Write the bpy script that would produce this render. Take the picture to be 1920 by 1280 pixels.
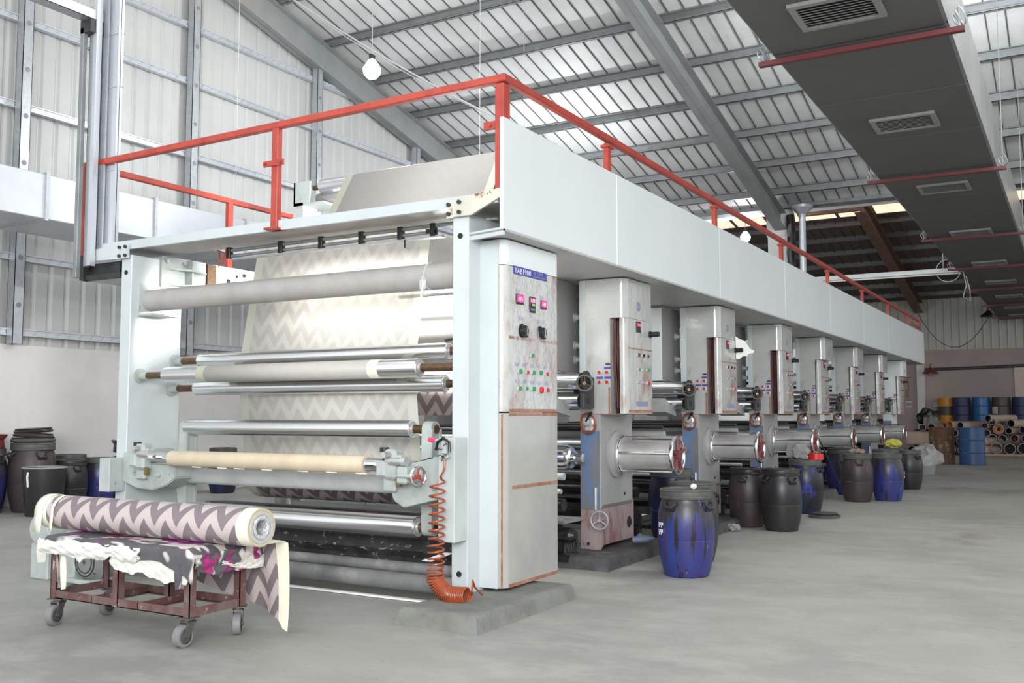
import bpy, bmesh, math, random
from mathutils import Vector, Matrix
random.seed(7)
for o in list(bpy.data.objects): bpy.data.objects.remove(o)
SC = bpy.context.scene
COL = SC.collection
R = math.radians
# ------------------------------------------------------------------ camera
cam = bpy.data.cameras.new('camera'); camo = bpy.data.objects.new('camera', cam); COL.objects.link(camo)
cam.sensor_fit = 'HORIZONTAL'; cam.sensor_width = 36.0; cam.lens = 1830.0/1920.0*36.0
cam.clip_start = 0.05; cam.clip_end = 200
camo.location = (0, 0, 1.2)
camo.rotation_euler = (R(90+4.250), 0, R(30.153))
SC.camera = camo
# ------------------------------------------------------------------ daylight, exposure
SC.view_settings.view_transform = 'Standard'; SC.view_settings.look = 'None'
SC.view_settings.exposure = 0.52; SC.view_settings.gamma = 1.0; SC.view_settings.use_curve_mapping = False
W = bpy.data.worlds.new('sky'); SC.world = W; W.use_nodes = True
bg = W.node_tree.nodes['Background']; bg.inputs[0].default_value = (0.93, 0.97, 1.0, 1); bg.inputs[1].default_value = 1.0

def area(name, loc, target, sx, sy, power, color=(1, 1, 1)):
    l = bpy.data.lights.new(name, 'AREA'); l.shape = 'RECTANGLE'; l.size = sx; l.size_y = sy; l.energy = power; l.color = color
    o = bpy.data.objects.new(name, l); COL.objects.link(o); o.location = loc
    o.rotation_euler = (Vector(target)-Vector(loc)).to_track_quat('-Z', 'Y').to_euler()
    return o
area('open_bay_daylight', (2.6, -5.0, 3.6), (-5.0, 6.0, 1.5), 6, 3.2, 880, (0.97, 0.99, 1.0))
area('ridge_skylight_daylight', (1.2, 9.3, 8.4), (-5.0, 6.0, 1.0), 3.0, 1.2, 260, (1.0, 0.99, 0.97))
for lx, ly, lz, pw in ((-8.73, 10.97, 6.2, 170), (-6.9, 23.2, 5.5, 90), (-8.7, 17.0, 5.9, 120), (-1.5, 14.0, 6.3, 330)):  # last two are unseen lights, added with no lamp fixture
    l = bpy.data.lights.new('hall_light', 'POINT'); l.energy = pw; l.shadow_soft_size = 0.12; l.color = (0.95, 0.98, 1.0)
    o = bpy.data.objects.new('hall_light', l); COL.objects.link(o); o.location = (lx, ly, lz-0.2)

# ------------------------------------------------------------------ materials
def newmat(name):
    m = bpy.data.materials.new(name); m.use_nodes = True
    nt = m.node_tree; b = nt.nodes['Principled BSDF']
    return m, nt, b
def node(nt, t, **kw):
    n = nt.nodes.new(t)
    for k, v in kw.items():
        if k.startswith('i_'): n.inputs[k[2:].replace('_', ' ')].default_value = v
        else: setattr(n, k, v)
    return n
def rgba(c): return (c[0], c[1], c[2], 1)
def mathn(nt, op, a, b=None, c=None):
    n = nt.nodes.new('ShaderNodeMath'); n.operation = op
    for i, v in enumerate((a, b, c)):
        if v is None: continue
        if isinstance(v, (int, float)): n.inputs[i].default_value = v
        else: nt.links.new(v, n.inputs[i])
    return n.outputs[0]
def mixc(nt, f, a, b):
    n = nt.nodes.new('ShaderNodeMix'); n.data_type = 'RGBA'
    for s, v in ((0, f), (6, a), (7, b)):
        if isinstance(v, (int, float)): n.inputs[s].default_value = v
        elif isinstance(v, tuple): n.inputs[s].default_value = rgba(v)
        else: nt.links.new(v, n.inputs[s])
    return n.outputs[2]
def noise(nt, scale, stretch=(1, 1, 1), detail=4, rough=0.6, coord='Object', off=(0, 0, 0)):
    tc = nt.nodes.new('ShaderNodeTexCoord'); mp = nt.nodes.new('ShaderNodeMapping')
    mp.inputs['Scale'].default_value = stretch; mp.inputs['Location'].default_value = off
    nt.links.new(tc.outputs[coord], mp.inputs[0])
    n = nt.nodes.new('ShaderNodeTexNoise'); n.inputs['Scale'].default_value = scale; n.inputs['Detail'].default_value = detail
    n.inputs['Roughness'].default_value = rough
    nt.links.new(mp.outputs[0], n.inputs['Vector'])
    return n.outputs['Fac']
def ramp(nt, f, lo, hi):
    n = nt.nodes.new('ShaderNodeMapRange'); n.inputs[1].default_value = lo; n.inputs[2].default_value = hi
    n.clamp = True
    nt.links.new(f, n.inputs[0]); return n.outputs[0]
def bump(nt, b, f, strength, dist=0.01):
    n = nt.nodes.new('ShaderNodeBump'); n.inputs['Strength'].default_value = strength; n.inputs['Distance'].default_value = dist
    nt.links.new(f, n.inputs['Height']); nt.links.new(n.outputs[0], b.inputs['Normal'])
def mat(name, c, rough=0.5, metal=0.0, c2=None, scale=3.0, stretch=(1, 1, 1), lo=0.4, hi=0.7, bmp=0, bscale=40, layers=(), coat=0, spec=None, off=(0, 0, 0)):
    """base colour c, blotched with c2 by noise, then layers of (colour, scale, stretch, lo, hi, offset)"""
    m, nt, b = newmat(name)
    b.inputs['Roughness'].default_value = rough; b.inputs['Metallic'].default_value = metal
    if spec is not None: b.inputs['Specular IOR Level'].default_value = spec
    if coat: b.inputs['Coat Weight'].default_value = coat; b.inputs['Coat Roughness'].default_value = 0.1
    col = c
    if c2: col = mixc(nt, ramp(nt, noise(nt, scale, stretch, off=off), lo, hi), c, c2)
    for (lc, ls, lst, llo, lhi, lof) in layers:
        col = mixc(nt, ramp(nt, noise(nt, ls, lst, detail=6, off=lof), llo, lhi), col, lc)
    if isinstance(col, tuple): b.inputs['Base Color'].default_value = rgba(col)
    else: nt.links.new(col, b.inputs['Base Color'])
    if bmp: bump(nt, b, noise(nt, bscale, stretch), bmp)
    return m
M = {}
M['pale'] = mat('pale_green_white_paint', (0.56, 0.605, 0.61), 0.38, c2=(0.51, 0.55, 0.555), scale=2, layers=(((0.42, 0.40, 0.36), 5, (1, 1, .25), .70, .85, (3, 1, 0)),))
M['pale_dirty'] = mat('worn_pale_paint', (0.50, 0.545, 0.53), 0.42, c2=(0.40, 0.43, 0.42), scale=4, layers=(((0.10, 0.07, 0.06), 22, (1, 1, .3), .66, .70, (1, 7, 0)), ((0.30, 0.13, 0.07), 9, (1, 1, .5), .70, .78, (5, 5, 5))))
M['rusty_pale'] = mat('rust_edged_pale_paint', (0.62, 0.60, 0.50), 0.5, c2=(0.55, 0.53, 0.46), scale=5, layers=(((0.22, 0.09, 0.04), 14, (1, 1, 1), .60, .66, (2, 0, 0)),))
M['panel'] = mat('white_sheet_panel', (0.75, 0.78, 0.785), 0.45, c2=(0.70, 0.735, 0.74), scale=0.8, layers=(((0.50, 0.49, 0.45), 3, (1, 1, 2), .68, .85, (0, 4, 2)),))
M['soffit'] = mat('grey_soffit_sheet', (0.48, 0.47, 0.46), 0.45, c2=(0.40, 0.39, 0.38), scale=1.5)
M['hood_grey'] = mat('grey_hood_paint', (0.27, 0.265, 0.26), 0.5, c2=(0.24, 0.235, 0.23), scale=3, layers=(((0.08, 0.07, 0.07), 60, (1, 1, 1), .70, .74, (0, 0, 0)),))
M['red'] = mat('red_railing_paint', (0.46, 0.065, 0.04), 0.42, c2=(0.34, 0.042, 0.034), scale=6, layers=(((0.08, 0.03, 0.03), 18, (1, 1, 1), .70, .76, (4, 4, 4)),))
M['dark_red'] = mat('dull_red_steel', (0.16, 0.028, 0.03), 0.5, c2=(0.14, 0.03, 0.03), scale=6)
M['galv'] = mat('galvanised_steel', (0.50, 0.52, 0.54), 0.38, 0.55, c2=(0.42, 0.44, 0.47), scale=14)
M['galv_bright'] = mat('bright_galvanised_sheet', (0.58, 0.60, 0.64), 0.33, 0.35, c2=(0.50, 0.52, 0.57), scale=1.3, bmp=0.35, bscale=1.2)
M['steel_grey'] = mat('grey_rafter_paint', (0.30, 0.31, 0.31), 0.5, 0.1, c2=(0.25, 0.26, 0.26), scale=2)
M['purlin'] = mat('grey_purlin_steel', (0.25, 0.26, 0.265), 0.5, 0.2, c2=(0.20, 0.21, 0.215), scale=4)
M['roof'] = mat('white_roof_sheet', (0.76, 0.765, 0.765), 0.5, c2=(0.66, 0.66, 0.64), scale=1.2, layers=(((0.46, 0.45, 0.38), 3, (1, .3, 1), .62, .85, (0, 0, 0)),))
M['roof_seam'] = mat('roof_seam', (0.13, 0.13, 0.13), 0.7)
M['roof_dim'] = mat('dimmed_brown_roof_sheet', (0.16, 0.125, 0.11), 0.6, c2=(0.12, 0.095, 0.085), scale=2)  # far span gets less light; that dimness is put into this brown
M['purlin_far'] = mat('far_purlin_steel', (0.20, 0.19, 0.19), 0.5, c2=(0.16, 0.15, 0.15), scale=3)  # far-span purlins, slightly darker than the near ones
M['brown_steel'] = mat('rust_brown_primer', (0.22, 0.13, 0.10), 0.6, c2=(0.16, 0.09, 0.07), scale=3)
M['clad'] = mat('light_wall_cladding', (0.50, 0.50, 0.485), 0.45, c2=(0.455, 0.46, 0.45), scale=1.5)
M['clad_far'] = mat('far_wall_cladding', (0.46, 0.455, 0.41), 0.5, c2=(0.41, 0.40, 0.36), scale=1.5)
M['plaster'] = mat('stained_white_plaster', (0.70, 0.675, 0.665), 0.75, c2=(0.62, 0.59, 0.575), scale=1.1, layers=(((0.38, 0.35, 0.32), 2.2, (1, 1, 1), .66, .9, (7, 0, 0)),))
M['plaster_far'] = mat('pinkish_grey_plaster', (0.40, 0.33, 0.31), 0.8, c2=(0.35, 0.29, 0.275), scale=.8, layers=(((0.42, 0.38, 0.36), 1.6, (1, 1, 3), .68, .8, (3, 0, 0)),))
M['duct'] = mat('dark_grey_duct_fabric', (0.115, 0.116, 0.114), 0.7, c2=(0.13, 0.13, 0.128), scale=1.2, bmp=.15, bscale=30)
M['duct_side'] = mat('foil_duct_side', (0.62, 0.63, 0.62), 0.3, 0.5, c2=(0.50, 0.51, 0.50), scale=2, bmp=.3, bscale=4)
M['grille'] = mat('grey_vent_grille', (0.30, 0.30, 0.29), 0.5, 0.1)
M['dark'] = mat('void_shade_black', (0.012, 0.012, 0.013), 0.7)  # black puts the shade inside openings and recesses into the colour
M['chrome'] = mat('polished_roller_steel', (0.80, 0.81, 0.83), 0.16, 1.0)
M['alu'] = mat('satin_aluminium_roller', (0.84, 0.845, 0.86), 0.24, 1.0, bmp=0)
M['steel_dirty'] = mat('ink_smeared_steel', (0.62, 0.61, 0.60), 0.36, 0.55, c2=(0.48, 0.45, 0.45), scale=5, layers=(((0.05, 0.04, 0.04), 16, (1, 1, 1), .66, .72, (0, 3, 0)),))
M['shaft'] = mat('oily_brown_shaft', (0.16, 0.09, 0.045), 0.35, 0.5, c2=(0.09, 0.05, 0.03), scale=20)
M['cast'] = mat('grey_green_casting_paint', (0.44, 0.48, 0.455), 0.45, c2=(0.33, 0.36, 0.34), scale=7, layers=(((0.07, 0.06, 0.05), 25, (1, 1, 1), .68, .74, (0, 2, 0)),))
M['pipe_paint'] = mat('beige_grey_pipe_paint', (0.41, 0.39, 0.37), 0.5, c2=(0.35, 0.33, 0.315), scale=5)
M['bar_paint'] = mat('grey_crossbar_paint', (0.42, 0.43, 0.42), 0.5, c2=(0.35, 0.355, 0.35), scale=6)
M['black_oil'] = mat('black_ink_coated_steel', (0.012, 0.012, 0.013), 0.22, c2=(0.03, 0.028, 0.03), scale=12, bmp=.5, bscale=35)
M['inky_pan'] = mat('ink_caked_pan', (0.02, 0.02, 0.02), 0.5, c2=(0.05, 0.045, 0.045), scale=6, layers=(((0.33, 0.33, 0.31), 18, (1, 1, 2.2), .60, .68, (2, 2, 2)), ((0.12, 0.02, 0.02), 7, (1, 1, 1), .66, .74, (9, 2, 2))), bmp=.5, bscale=30)
M['dusty_pipe'] = mat('dust_coated_grey_pipe', (0.20, 0.20, 0.195), 0.6, c2=(0.12, 0.12, 0.12), scale=3, layers=(((0.34, 0.33, 0.31), 4, (1, 1, 1), .55, .8, (2, 2, 2)),))
M['iron_dark'] = mat('dark_iron', (0.05, 0.05, 0.052), 0.45, 0.4)
M['rubber'] = mat('black_plastic', (0.012, 0.012, 0.013), 0.35)
M['plastic_black'] = mat('black_barrel_plastic', (0.018, 0.018, 0.02), 0.38, c2=(0.028, 0.026, 0.026), scale=5, layers=(((0.06, 0.055, 0.055), 14, (1, 1, .12), .62, .72, (2, 1, 0)),))
M['plastic_brown'] = mat('brown_smeared_barrel', (0.035, 0.028, 0.03), 0.45, c2=(0.055, 0.035, 0.035), scale=5, layers=(((0.14, 0.09, 0.07), 16, (1, 1, .12), .66, .74, (4, 1, 0)),))
M['plastic_blue_plain'] = mat('ink_dripped_blue_barrel', (0.02, 0.045, 0.30), 0.35, c2=(0.035, 0.03, 0.20), scale=6, stretch=(1, 1, .1), lo=.45, hi=.6,
    layers=(((0.02, 0.018, 0.022), 11, (1, 1, .13), .50, .55, (1, 2, 0.3)), ((0.13, 0.008, 0.02), 14, (1, 1, .12), .62, .66, (8, 1, .1)), ((0.28, 0.25, 0.22), 30, (1, 1, .10), .72, .75, (3, 3, .3))), bmp=.2, bscale=12)
M['plastic_blue_dark'] = mat('black_smeared_blue_barrel', (0.012, 0.02, 0.10), 0.35, c2=(0.014, 0.013, 0.016), scale=6, stretch=(1, 1, .3), lo=.42, hi=.55,
    layers=(((0.02, 0.04, 0.26), 7, (1, 1, .4), .62, .68, (5, 2, 0)),))
m, nt, b = newmat('blue_plastic_with_running_ink'); b.inputs['Roughness'].default_value = .36
tc = nt.nodes.new('ShaderNodeTexCoord'); sp = nt.nodes.new('ShaderNodeSeparateXYZ'); nt.links.new(tc.outputs['Object'], sp.inputs[0]); hz = sp.outputs[2]
c = mixc(nt, ramp(nt, noise(nt, 5, (1, 1, .2)), .4, .65), (0.022, 0.042, 0.20), (0.035, 0.03, 0.14))
drip = mathn(nt, 'ADD', noise(nt, 13, (1, 1, .07), detail=5, off=(1, 2, 0)), mathn(nt, 'MULTIPLY', mathn(nt, 'SUBTRACT', hz, .30), .95))
c = mixc(nt, ramp(nt, drip, .535, .60), c, (0.03, 0.027, 0.032))
c = mixc(nt, ramp(nt, noise(nt, 26, (1, 1, .07), detail=5, off=(8, 1, .1)), .60, .68), c, (0.095, 0.014, 0.028))
c = mixc(nt, ramp(nt, noise(nt, 24, (1, 1, .07), detail=3, off=(2, 6, .1)), .60, .63), c, (0.018, 0.016, 0.02))
c = mixc(nt, ramp(nt, noise(nt, 40, (1, 1, .06), detail=3, off=(3, 3, .3)), .70, .73), c, (0.30, 0.27, 0.22))
nt.links.new(c, b.inputs['Base Color']); bump(nt, b, noise(nt, 16, (1, 1, .1)), .25); M['plastic_blue'] = m
M['lid'] = mat('grimy_barrel_lid', (0.06, 0.063, 0.06), 0.5, c2=(0.10, 0.10, 0.09), scale=9, layers=(((0.28, 0.27, 0.22), 30, (1, 1, 4), .66, .74, (1, 0, 0)),))
M['drum_blue'] = mat('faded_blue_drum', (0.025, 0.075, 0.19), 0.42, c2=(0.035, 0.06, 0.15), scale=2)
M['drum_navy'] = mat('navy_drum', (0.028, 0.035, 0.11), 0.5, c2=(0.045, 0.04, 0.07), scale=2)
M['drum_sky'] = mat('bright_blue_drum', (0.02, 0.13, 0.33), 0.35, c2=(0.03, 0.10, 0.27), scale=2)
M['drum_grey'] = mat('grey_brown_drum', (0.075, 0.06, 0.05), 0.45, c2=(0.06, 0.05, 0.045), scale=2)
M['drum_yellow'] = mat('orange_yellow_drum', (0.62, 0.25, 0.012), 0.4)
M['drum_rust'] = mat('rusted_green_drum', (0.13, 0.045, 0.025), 0.7, c2=(0.08, 0.055, 0.04), scale=3, layers=(((0.17, 0.19, 0.11), 9, (1, 1, .6), .54, .62, (2, 5, 1)),))
M['paper_label'] = mat('torn_paper_label', (0.55, 0.52, 0.48), 0.8)
M['concrete'] = mat('rough_concrete', (0.20, 0.20, 0.182), 0.85, c2=(0.15, 0.15, 0.135), scale=6, bmp=.7, bscale=30)
M['concrete_ink'] = mat('ink_blackened_concrete', (0.055, 0.053, 0.055), 0.8, c2=(0.11, 0.10, 0.105), scale=7, bmp=.7, bscale=30)
M['tan'] = mat('tan_kraft_core', (0.66, 0.56, 0.41), 0.5, c2=(0.60, 0.49, 0.35), scale=3, stretch=(2, 1, 1))
M['kraft'] = mat('kraft_cardboard_tube', (0.36, 0.27, 0.20), 0.7, c2=(0.31, 0.23, 0.17), scale=4)
M['kraft_pale'] = mat('pale_kraft_wrapper', (0.42, 0.33, 0.27), 0.7, c2=(0.36, 0.28, 0.22), scale=3)
M['ring_grey'] = mat('grey_tube_edge', (0.27, 0.26, 0.26), 0.6)
M['core_foil'] = mat('foil_lined_core', (0.66, 0.66, 0.67), 0.35, 0.4, c2=(0.50, 0.50, 0.50), scale=30, bmp=.8, bscale=60)
M['paper_edge'] = mat('wound_paper_edge', (0.50, 0.44, 0.30), 0.7)
M['paper_grey'] = mat('grey_paper_edge', (0.45, 0.44, 0.43), 0.7)
M['rust_red'] = mat('rusty_red_cart_steel', (0.115, 0.048, 0.042), 0.6, c2=(0.15, 0.105, 0.098), scale=9, layers=(((0.30, 0.22, 0.20), 24, (1, 1, 1), .60, .68, (0, 0, 2)),))
M['castor_grey'] = mat('grey_castor_rubber', (0.19, 0.185, 0.19), 0.6)
M['castor_dark'] = mat('dirty_castor_steel', (0.085, 0.08, 0.075), 0.5, 0.2, c2=(0.13, 0.12, 0.11), scale=20)
M['bulb'] = None
M['hose'] = mat('orange_brown_air_hose', (0.36, 0.075, 0.025), 0.3, c2=(0.24, 0.05, 0.025), scale=10)
M['btn_red'] = mat('red_button', (0.62, 0.02, 0.015), 0.3)
M['btn_green'] = mat('green_button', (0.02, 0.30, 0.10), 0.3)
M['btn_black'] = M['rubber']
M['blue_label'] = mat('blue_label', (0.055, 0.06, 0.33), 0.4)
M['blue_faded'] = mat('faded_blue_label', (0.26, 0.27, 0.42), 0.5)
M['white_text'] = mat('white_lettering', (0.75, 0.75, 0.78), 0.5)
M['blue_paint'] = mat('chipped_blue_paint', (0.12, 0.19, 0.34), 0.5, c2=(0.17, 0.17, 0.185), scale=8, stretch=(1, 1, .35), lo=.42, hi=.56, layers=(((0.22, 0.02, 0.03), 12, (1, 1, .3), .66, .72, (3, 0, 1)), ((0.35, 0.36, 0.36), 10, (1, 1, .4), .70, .76, (7, 0, 1))))
M['column'] = mat('ink_stained_column_paint', (0.36, 0.36, 0.35), 0.5, c2=(0.30, 0.30, 0.29), scale=3, layers=(((0.24, 0.05, 0.05), 7, (1, 1, .5), .64, .74, (3, 3, 0)), ((0.10, 0.08, 0.03), 5, (1, 1, .15), .70, .80, (8, 3, 0))))
M['column_foot'] = mat('red_splattered_foot_paint', (0.34, 0.27, 0.27), 0.5, c2=(0.26, 0.12, 0.12), scale=14, stretch=(1, 1, .25), lo=.45, hi=.62)
M['pink'] = mat('pink_plastic', (0.8, 0.05, 0.12), 0.4)
M['yellow'] = mat('yellow_cloth', (0.62, 0.55, 0.10), 0.7)
M['blue_cloth'] = mat('blue_plastic_sheet', (0.05, 0.12, 0.50), 0.4)
M['white_paper'] = mat('white_web_paper', (0.80, 0.795, 0.76), 0.6)
M['cream'] = mat('cream_paper', (0.80, 0.78, 0.64), 0.6)
M['white_strip'] = mat('white_strip_paint', (0.80, 0.81, 0.80), 0.5)
M['board'] = mat('cream_board', (0.62, 0.52, 0.45), 0.7)
M['wire'] = mat('pale_cable', (0.55, 0.55, 0.54), 0.5)
M['wire_dark'] = mat('dark_cable', (0.05, 0.05, 0.05), 0.5)
M['brass'] = mat('worn_brass', (0.30, 0.22, 0.10), 0.4, 0.8)
M['motor'] = mat('grey_motor_paint', (0.22, 0.225, 0.22), 0.5, c2=(0.30, 0.30, 0.29), scale=6)
M['cyan_box'] = mat('pale_blue_spattered_steel', (0.42, 0.50, 0.52), 0.5, c2=(0.36, 0.43, 0.45), scale=4, layers=(((0.10, 0.03, 0.03), 20, (1, 1, .3), .66, .70, (0, 0, 0)),))
# film-wrapped cabinet paint, stained by ink
def filmed(name, base, stain_lo, red=(0.24, 0.06, 0.04), wr=1.0, soft=.12):
    m, nt, b = newmat(name)
    c = mixc(nt, ramp(nt, noise(nt, 3, (1, 1, 1)), .4, .7), base, tuple(x*.85 for x in base))
    c = mixc(nt, ramp(nt, noise(nt, 5, (1, 1, .6), off=(1.3, 4.2, 0)), stain_lo, stain_lo+soft), c, red)
    b.inputs['Roughness'].default_value = 0.22
    b.inputs['Coat Weight'].default_value = 0.6; b.inputs['Coat Roughness'].default_value = 0.06
    nt.links.new(c, b.inputs['Base Color'])
    n = nt.nodes.new('ShaderNodeBump'); n.inputs['Strength'].default_value = .45*wr; n.inputs['Distance'].default_value = .012
    nt.links.new(noise(nt, 9, (1, 2.5, .8), detail=2, off=(0, 0, 1)), n.inputs['Height'])
    nt.links.new(n.outputs[0], b.inputs['Coat Normal'])
    n2 = nt.nodes.new('ShaderNodeBump'); n2.inputs['Strength'].default_value = .2*wr; n2.inputs['Distance'].default_value = .01
    nt.links.new(noise(nt, 9, (1, 2.5, .8), detail=2, off=(0, 0, 1)), n2.inputs['Height'])
    nt.links.new(n2.outputs[0], b.inputs['Normal'])
    return m
M['film_face'] = filmed('film_wrapped_panel_with_ink_smears', (0.52, 0.52, 0.49), .50, (0.30, 0.13, 0.10), 1.0, .22)
M['film_clean'] = filmed('film_wrapped_beige_panel', (0.40, 0.395, 0.365), .80, wr=.12)
M['film_station'] = filmed('film_wrapped_station_paint', (0.47, 0.48, 0.46), .62, (0.26, 0.15, 0.12), .6, .2)
M['film_door'] = filmed('film_wrapped_door_with_ink', (0.50, 0.50, 0.475), .52, (0.30, 0.13, 0.10), .8, .22)
M['tape'] = mat('brown_sealing_tape', (0.30, 0.115, 0.07), 0.4, c2=(0.42, 0.25, 0.18), scale=12)
def emis(name, c, s):
    m, nt, b = newmat(name); b.inputs['Base Color'].default_value = rgba(c); b.inputs['Emission Color'].default_value = rgba(c); b.inputs['Emission Strength'].default_value = s
    return m
M['bulb'] = emis('lit_bulb', (0.95, 0.98, 1.0), 40); M['led_red'] = emis('lit_red_digits', (1.0, 0.04, 0.16), 1.1); M['led_digit'] = emis('lit_pink_digits', (1.0, 0.35, 0.75), 1.3)
M['led_green'] = emis('lit_green_digits', (0.25, 0.6, 0.1), .8)
# clear stretch film / translucent
m, nt, b = newmat('crumpled_clear_film'); b.inputs['Base Color'].default_value = (.85, .86, .87, 1); b.inputs['Roughness'].default_value = .15; b.inputs['Alpha'].default_value = .32
bump(nt, b, noise(nt, 14, detail=2), .8, .03); M['film'] = m
m, nt, b = newmat('translucent_skylight_sheet'); nt.nodes.remove(b)
t = nt.nodes.new('ShaderNodeBsdfTranslucent'); nt.links.new(mixc(nt, ramp(nt, noise(nt, 3), .4, .7), (1.0, 0.86, 0.74), (1.0, 0.80, 0.66)), t.inputs[0])
nt.links.new(t.outputs[0], nt.nodes['Material Output'].inputs[0]); M['skylight'] = m
# floor
m, nt, b = newmat('worn_concrete_floor'); b.inputs['Roughness'].default_value = .55
c = mixc(nt, ramp(nt, noise(nt, .55, detail=5), .38, .66), (0.335, 0.33, 0.30), (0.255, 0.25, 0.235))
c = mixc(nt, ramp(nt, noise(nt, 2.6, (.8, 1.2, 1), detail=9, rough=.72, off=(3, 3, 0)), .45, .68), c, (0.37, 0.365, 0.335))
c = mixc(nt, ramp(nt, noise(nt, .9, (1, .5, 1), off=(9, 2, 0)), .60, .78), c, (0.20, 0.165, 0.165))
c = mixc(nt, ramp(nt, noise(nt, 16, (.8, 1.2, 1), detail=9, rough=.8, off=(1, 8, 0)), .56, .72), c, (0.22, 0.215, 0.205))
nt.links.new(c, b.inputs['Base Color']); bump(nt, b, noise(nt, 25, detail=6), .12, .01); M['floor'] = m
# chevron wallpaper: UV in metres, u across the web, v along it
def chevron(name, ca, cb, cream, width, rough=.45, per=.172, vper=.17, amp=.125, transl=0):
    m, nt, b = newmat(name); b.inputs['Roughness'].default_value = rough
    tc = nt.nodes.new('ShaderNodeTexCoord'); sp = nt.nodes.new('ShaderNodeSeparateXYZ'); nt.links.new(tc.outputs['UV'], sp.inputs[0])
    u, v = sp.outputs[0], sp.outputs[1]
    tri = mathn(nt, 'DIVIDE', mathn(nt, 'PINGPONG', u, per/2), per/2)
    t = mathn(nt, 'ADD', v, mathn(nt, 'MULTIPLY', tri, amp))
    fr = mathn(nt, 'FRACT', mathn(nt, 'DIVIDE', t, vper))
    s = mathn(nt, 'GREATER_THAN', fr, .5)
    grain = ramp(nt, noise(nt, 1, (60, 900, 900), detail=2, coord='Object'), .3, .7)
    a2 = mixc(nt, mathn(nt, 'MULTIPLY', grain, .25), ca, tuple(x*.8 for x in ca))
    col = mixc(nt, s, a2, cb)
    mg = mathn(nt, 'GREATER_THAN', mathn(nt, 'ABSOLUTE', mathn(nt, 'SUBTRACT', u, width/2)), width/2-.085)
    col = mixc(nt, mg, col, cream)
    nt.links.new(col, b.inputs['Base Color'])
    if transl:
        t = nt.nodes.new('ShaderNodeBsdfTranslucent'); nt.links.new(col, t.inputs[0]); ms = nt.nodes.new('ShaderNodeMixShader'); ms.inputs[0].default_value = transl
        nt.links.new(b.outputs[0], ms.inputs[1]); nt.links.new(t.outputs[0], ms.inputs[2]); nt.links.new(ms.outputs[0], nt.nodes['Material Output'].inputs[0])
    return m
WEBW = 1.73
M['chev_backlit'] = chevron('backlit_chevron_paper', (0.91, 0.885, 0.83), (0.79, 0.765, 0.73), (0.93, 0.92, 0.83), WEBW, .6, transl=.45)  # backlight on the hanging web put into paler, flatter colours
M['chev_dark'] = chevron('mauve_chevron_paper', (0.52, 0.44, 0.43), (0.20, 0.165, 0.175), (0.82, 0.79, 0.64), WEBW, .35)
M['web_back'] = chevron('beige_paper_back', (0.49, 0.46, 0.43), (0.49, 0.46, 0.43), (0.78, 0.77, 0.62), WEBW, .5)
m, nt, b = newmat('ink_dyed_cart_cloth'); b.inputs['Roughness'].default_value = .55
c = mixc(nt, ramp(nt, noise(nt, 3.2, (1, 2.5, 1), detail=2), .5, .53), (0.085, 0.08, 0.09), (0.60, 0.55, 0.52))
c = mixc(nt, ramp(nt, noise(nt, 3.6, (1, 1.6, 1), detail=2, off=(3, 1, 0)), .56, .59), c, (0.30, 0.02, 0.13))
c = mixc(nt, ramp(nt, noise(nt, 4.5, (1, 1.6, 1), detail=2, off=(7, 4, 0)), .60, .63), c, (0.35, 0.02, 0.30))
nt.links.new(c, b.inputs['Base Color']); bump(nt, b, noise(nt, 12, detail=3), .5, .02); M['cloth_top'] = m
M['cloth_white'] = mat('white_torn_lining', (0.70, 0.69, 0.65), 0.7, c2=(0.62, 0.60, 0.55), scale=6, layers=(((0.45, 0.30, 0.30), 10, (1, 1, 2), .66, .74, (1, 1, 0)),), bmp=.6, bscale=18)

# ------------------------------------------------------------------ geometry helpers
def nb(): return bmesh.new()
def box(bm, x0, x1, y0, y1, z0, z1, bev=0, seg=1):
    if x0 > x1: x0, x1 = x1, x0
    if y0 > y1: y0, y1 = y1, y0
    if z0 > z1: z0, z1 = z1, z0
    r = bmesh.ops.create_cube(bm, size=1)
    for v in r['verts']:
        v.co = Vector(((x0+x1)/2+v.co.x*(x1-x0), (y0+y1)/2+v.co.y*(y1-y0), (z0+z1)/2+v.co.z*(z1-z0)))
    if bev:
        es = {e for v in r['verts'] for e in v.link_edges}
        bmesh.ops.bevel(bm, geom=list(es), offset=bev, segments=seg, affect='EDGES', profile=.5)
    return bm
def frame_of(d):
    d = Vector(d).normalized(); a = Vector((0, 0, 1)) if abs(d.z) < .95 else Vector((1, 0, 0))
    u = d.cross(a).normalized(); v = d.cross(u).normalized(); return d, u, v
def cyl(bm, p0, p1, r0, r1=None, seg=24, cap=True):
    r1 = r0 if r1 is None else r1
    p0 = Vector(p0); p1 = Vector(p1); d, u, v = frame_of(p1-p0)
    A = [bm.verts.new(p0+(u*math.cos(t)+v*math.sin(t))*r0) for t in [2*math.pi*i/seg for i in range(seg)]]
    B = [bm.verts.new(p1+(u*math.cos(t)+v*math.sin(t))*r1) for t in [2*math.pi*i/seg for i in range(seg)]]
    for i in range(seg): bm.faces.new((A[i], A[(i+1) % seg], B[(i+1) % seg], B[i]))
    if cap: bm.faces.new(list(reversed(A))); bm.faces.new(B)
    return bm
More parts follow.
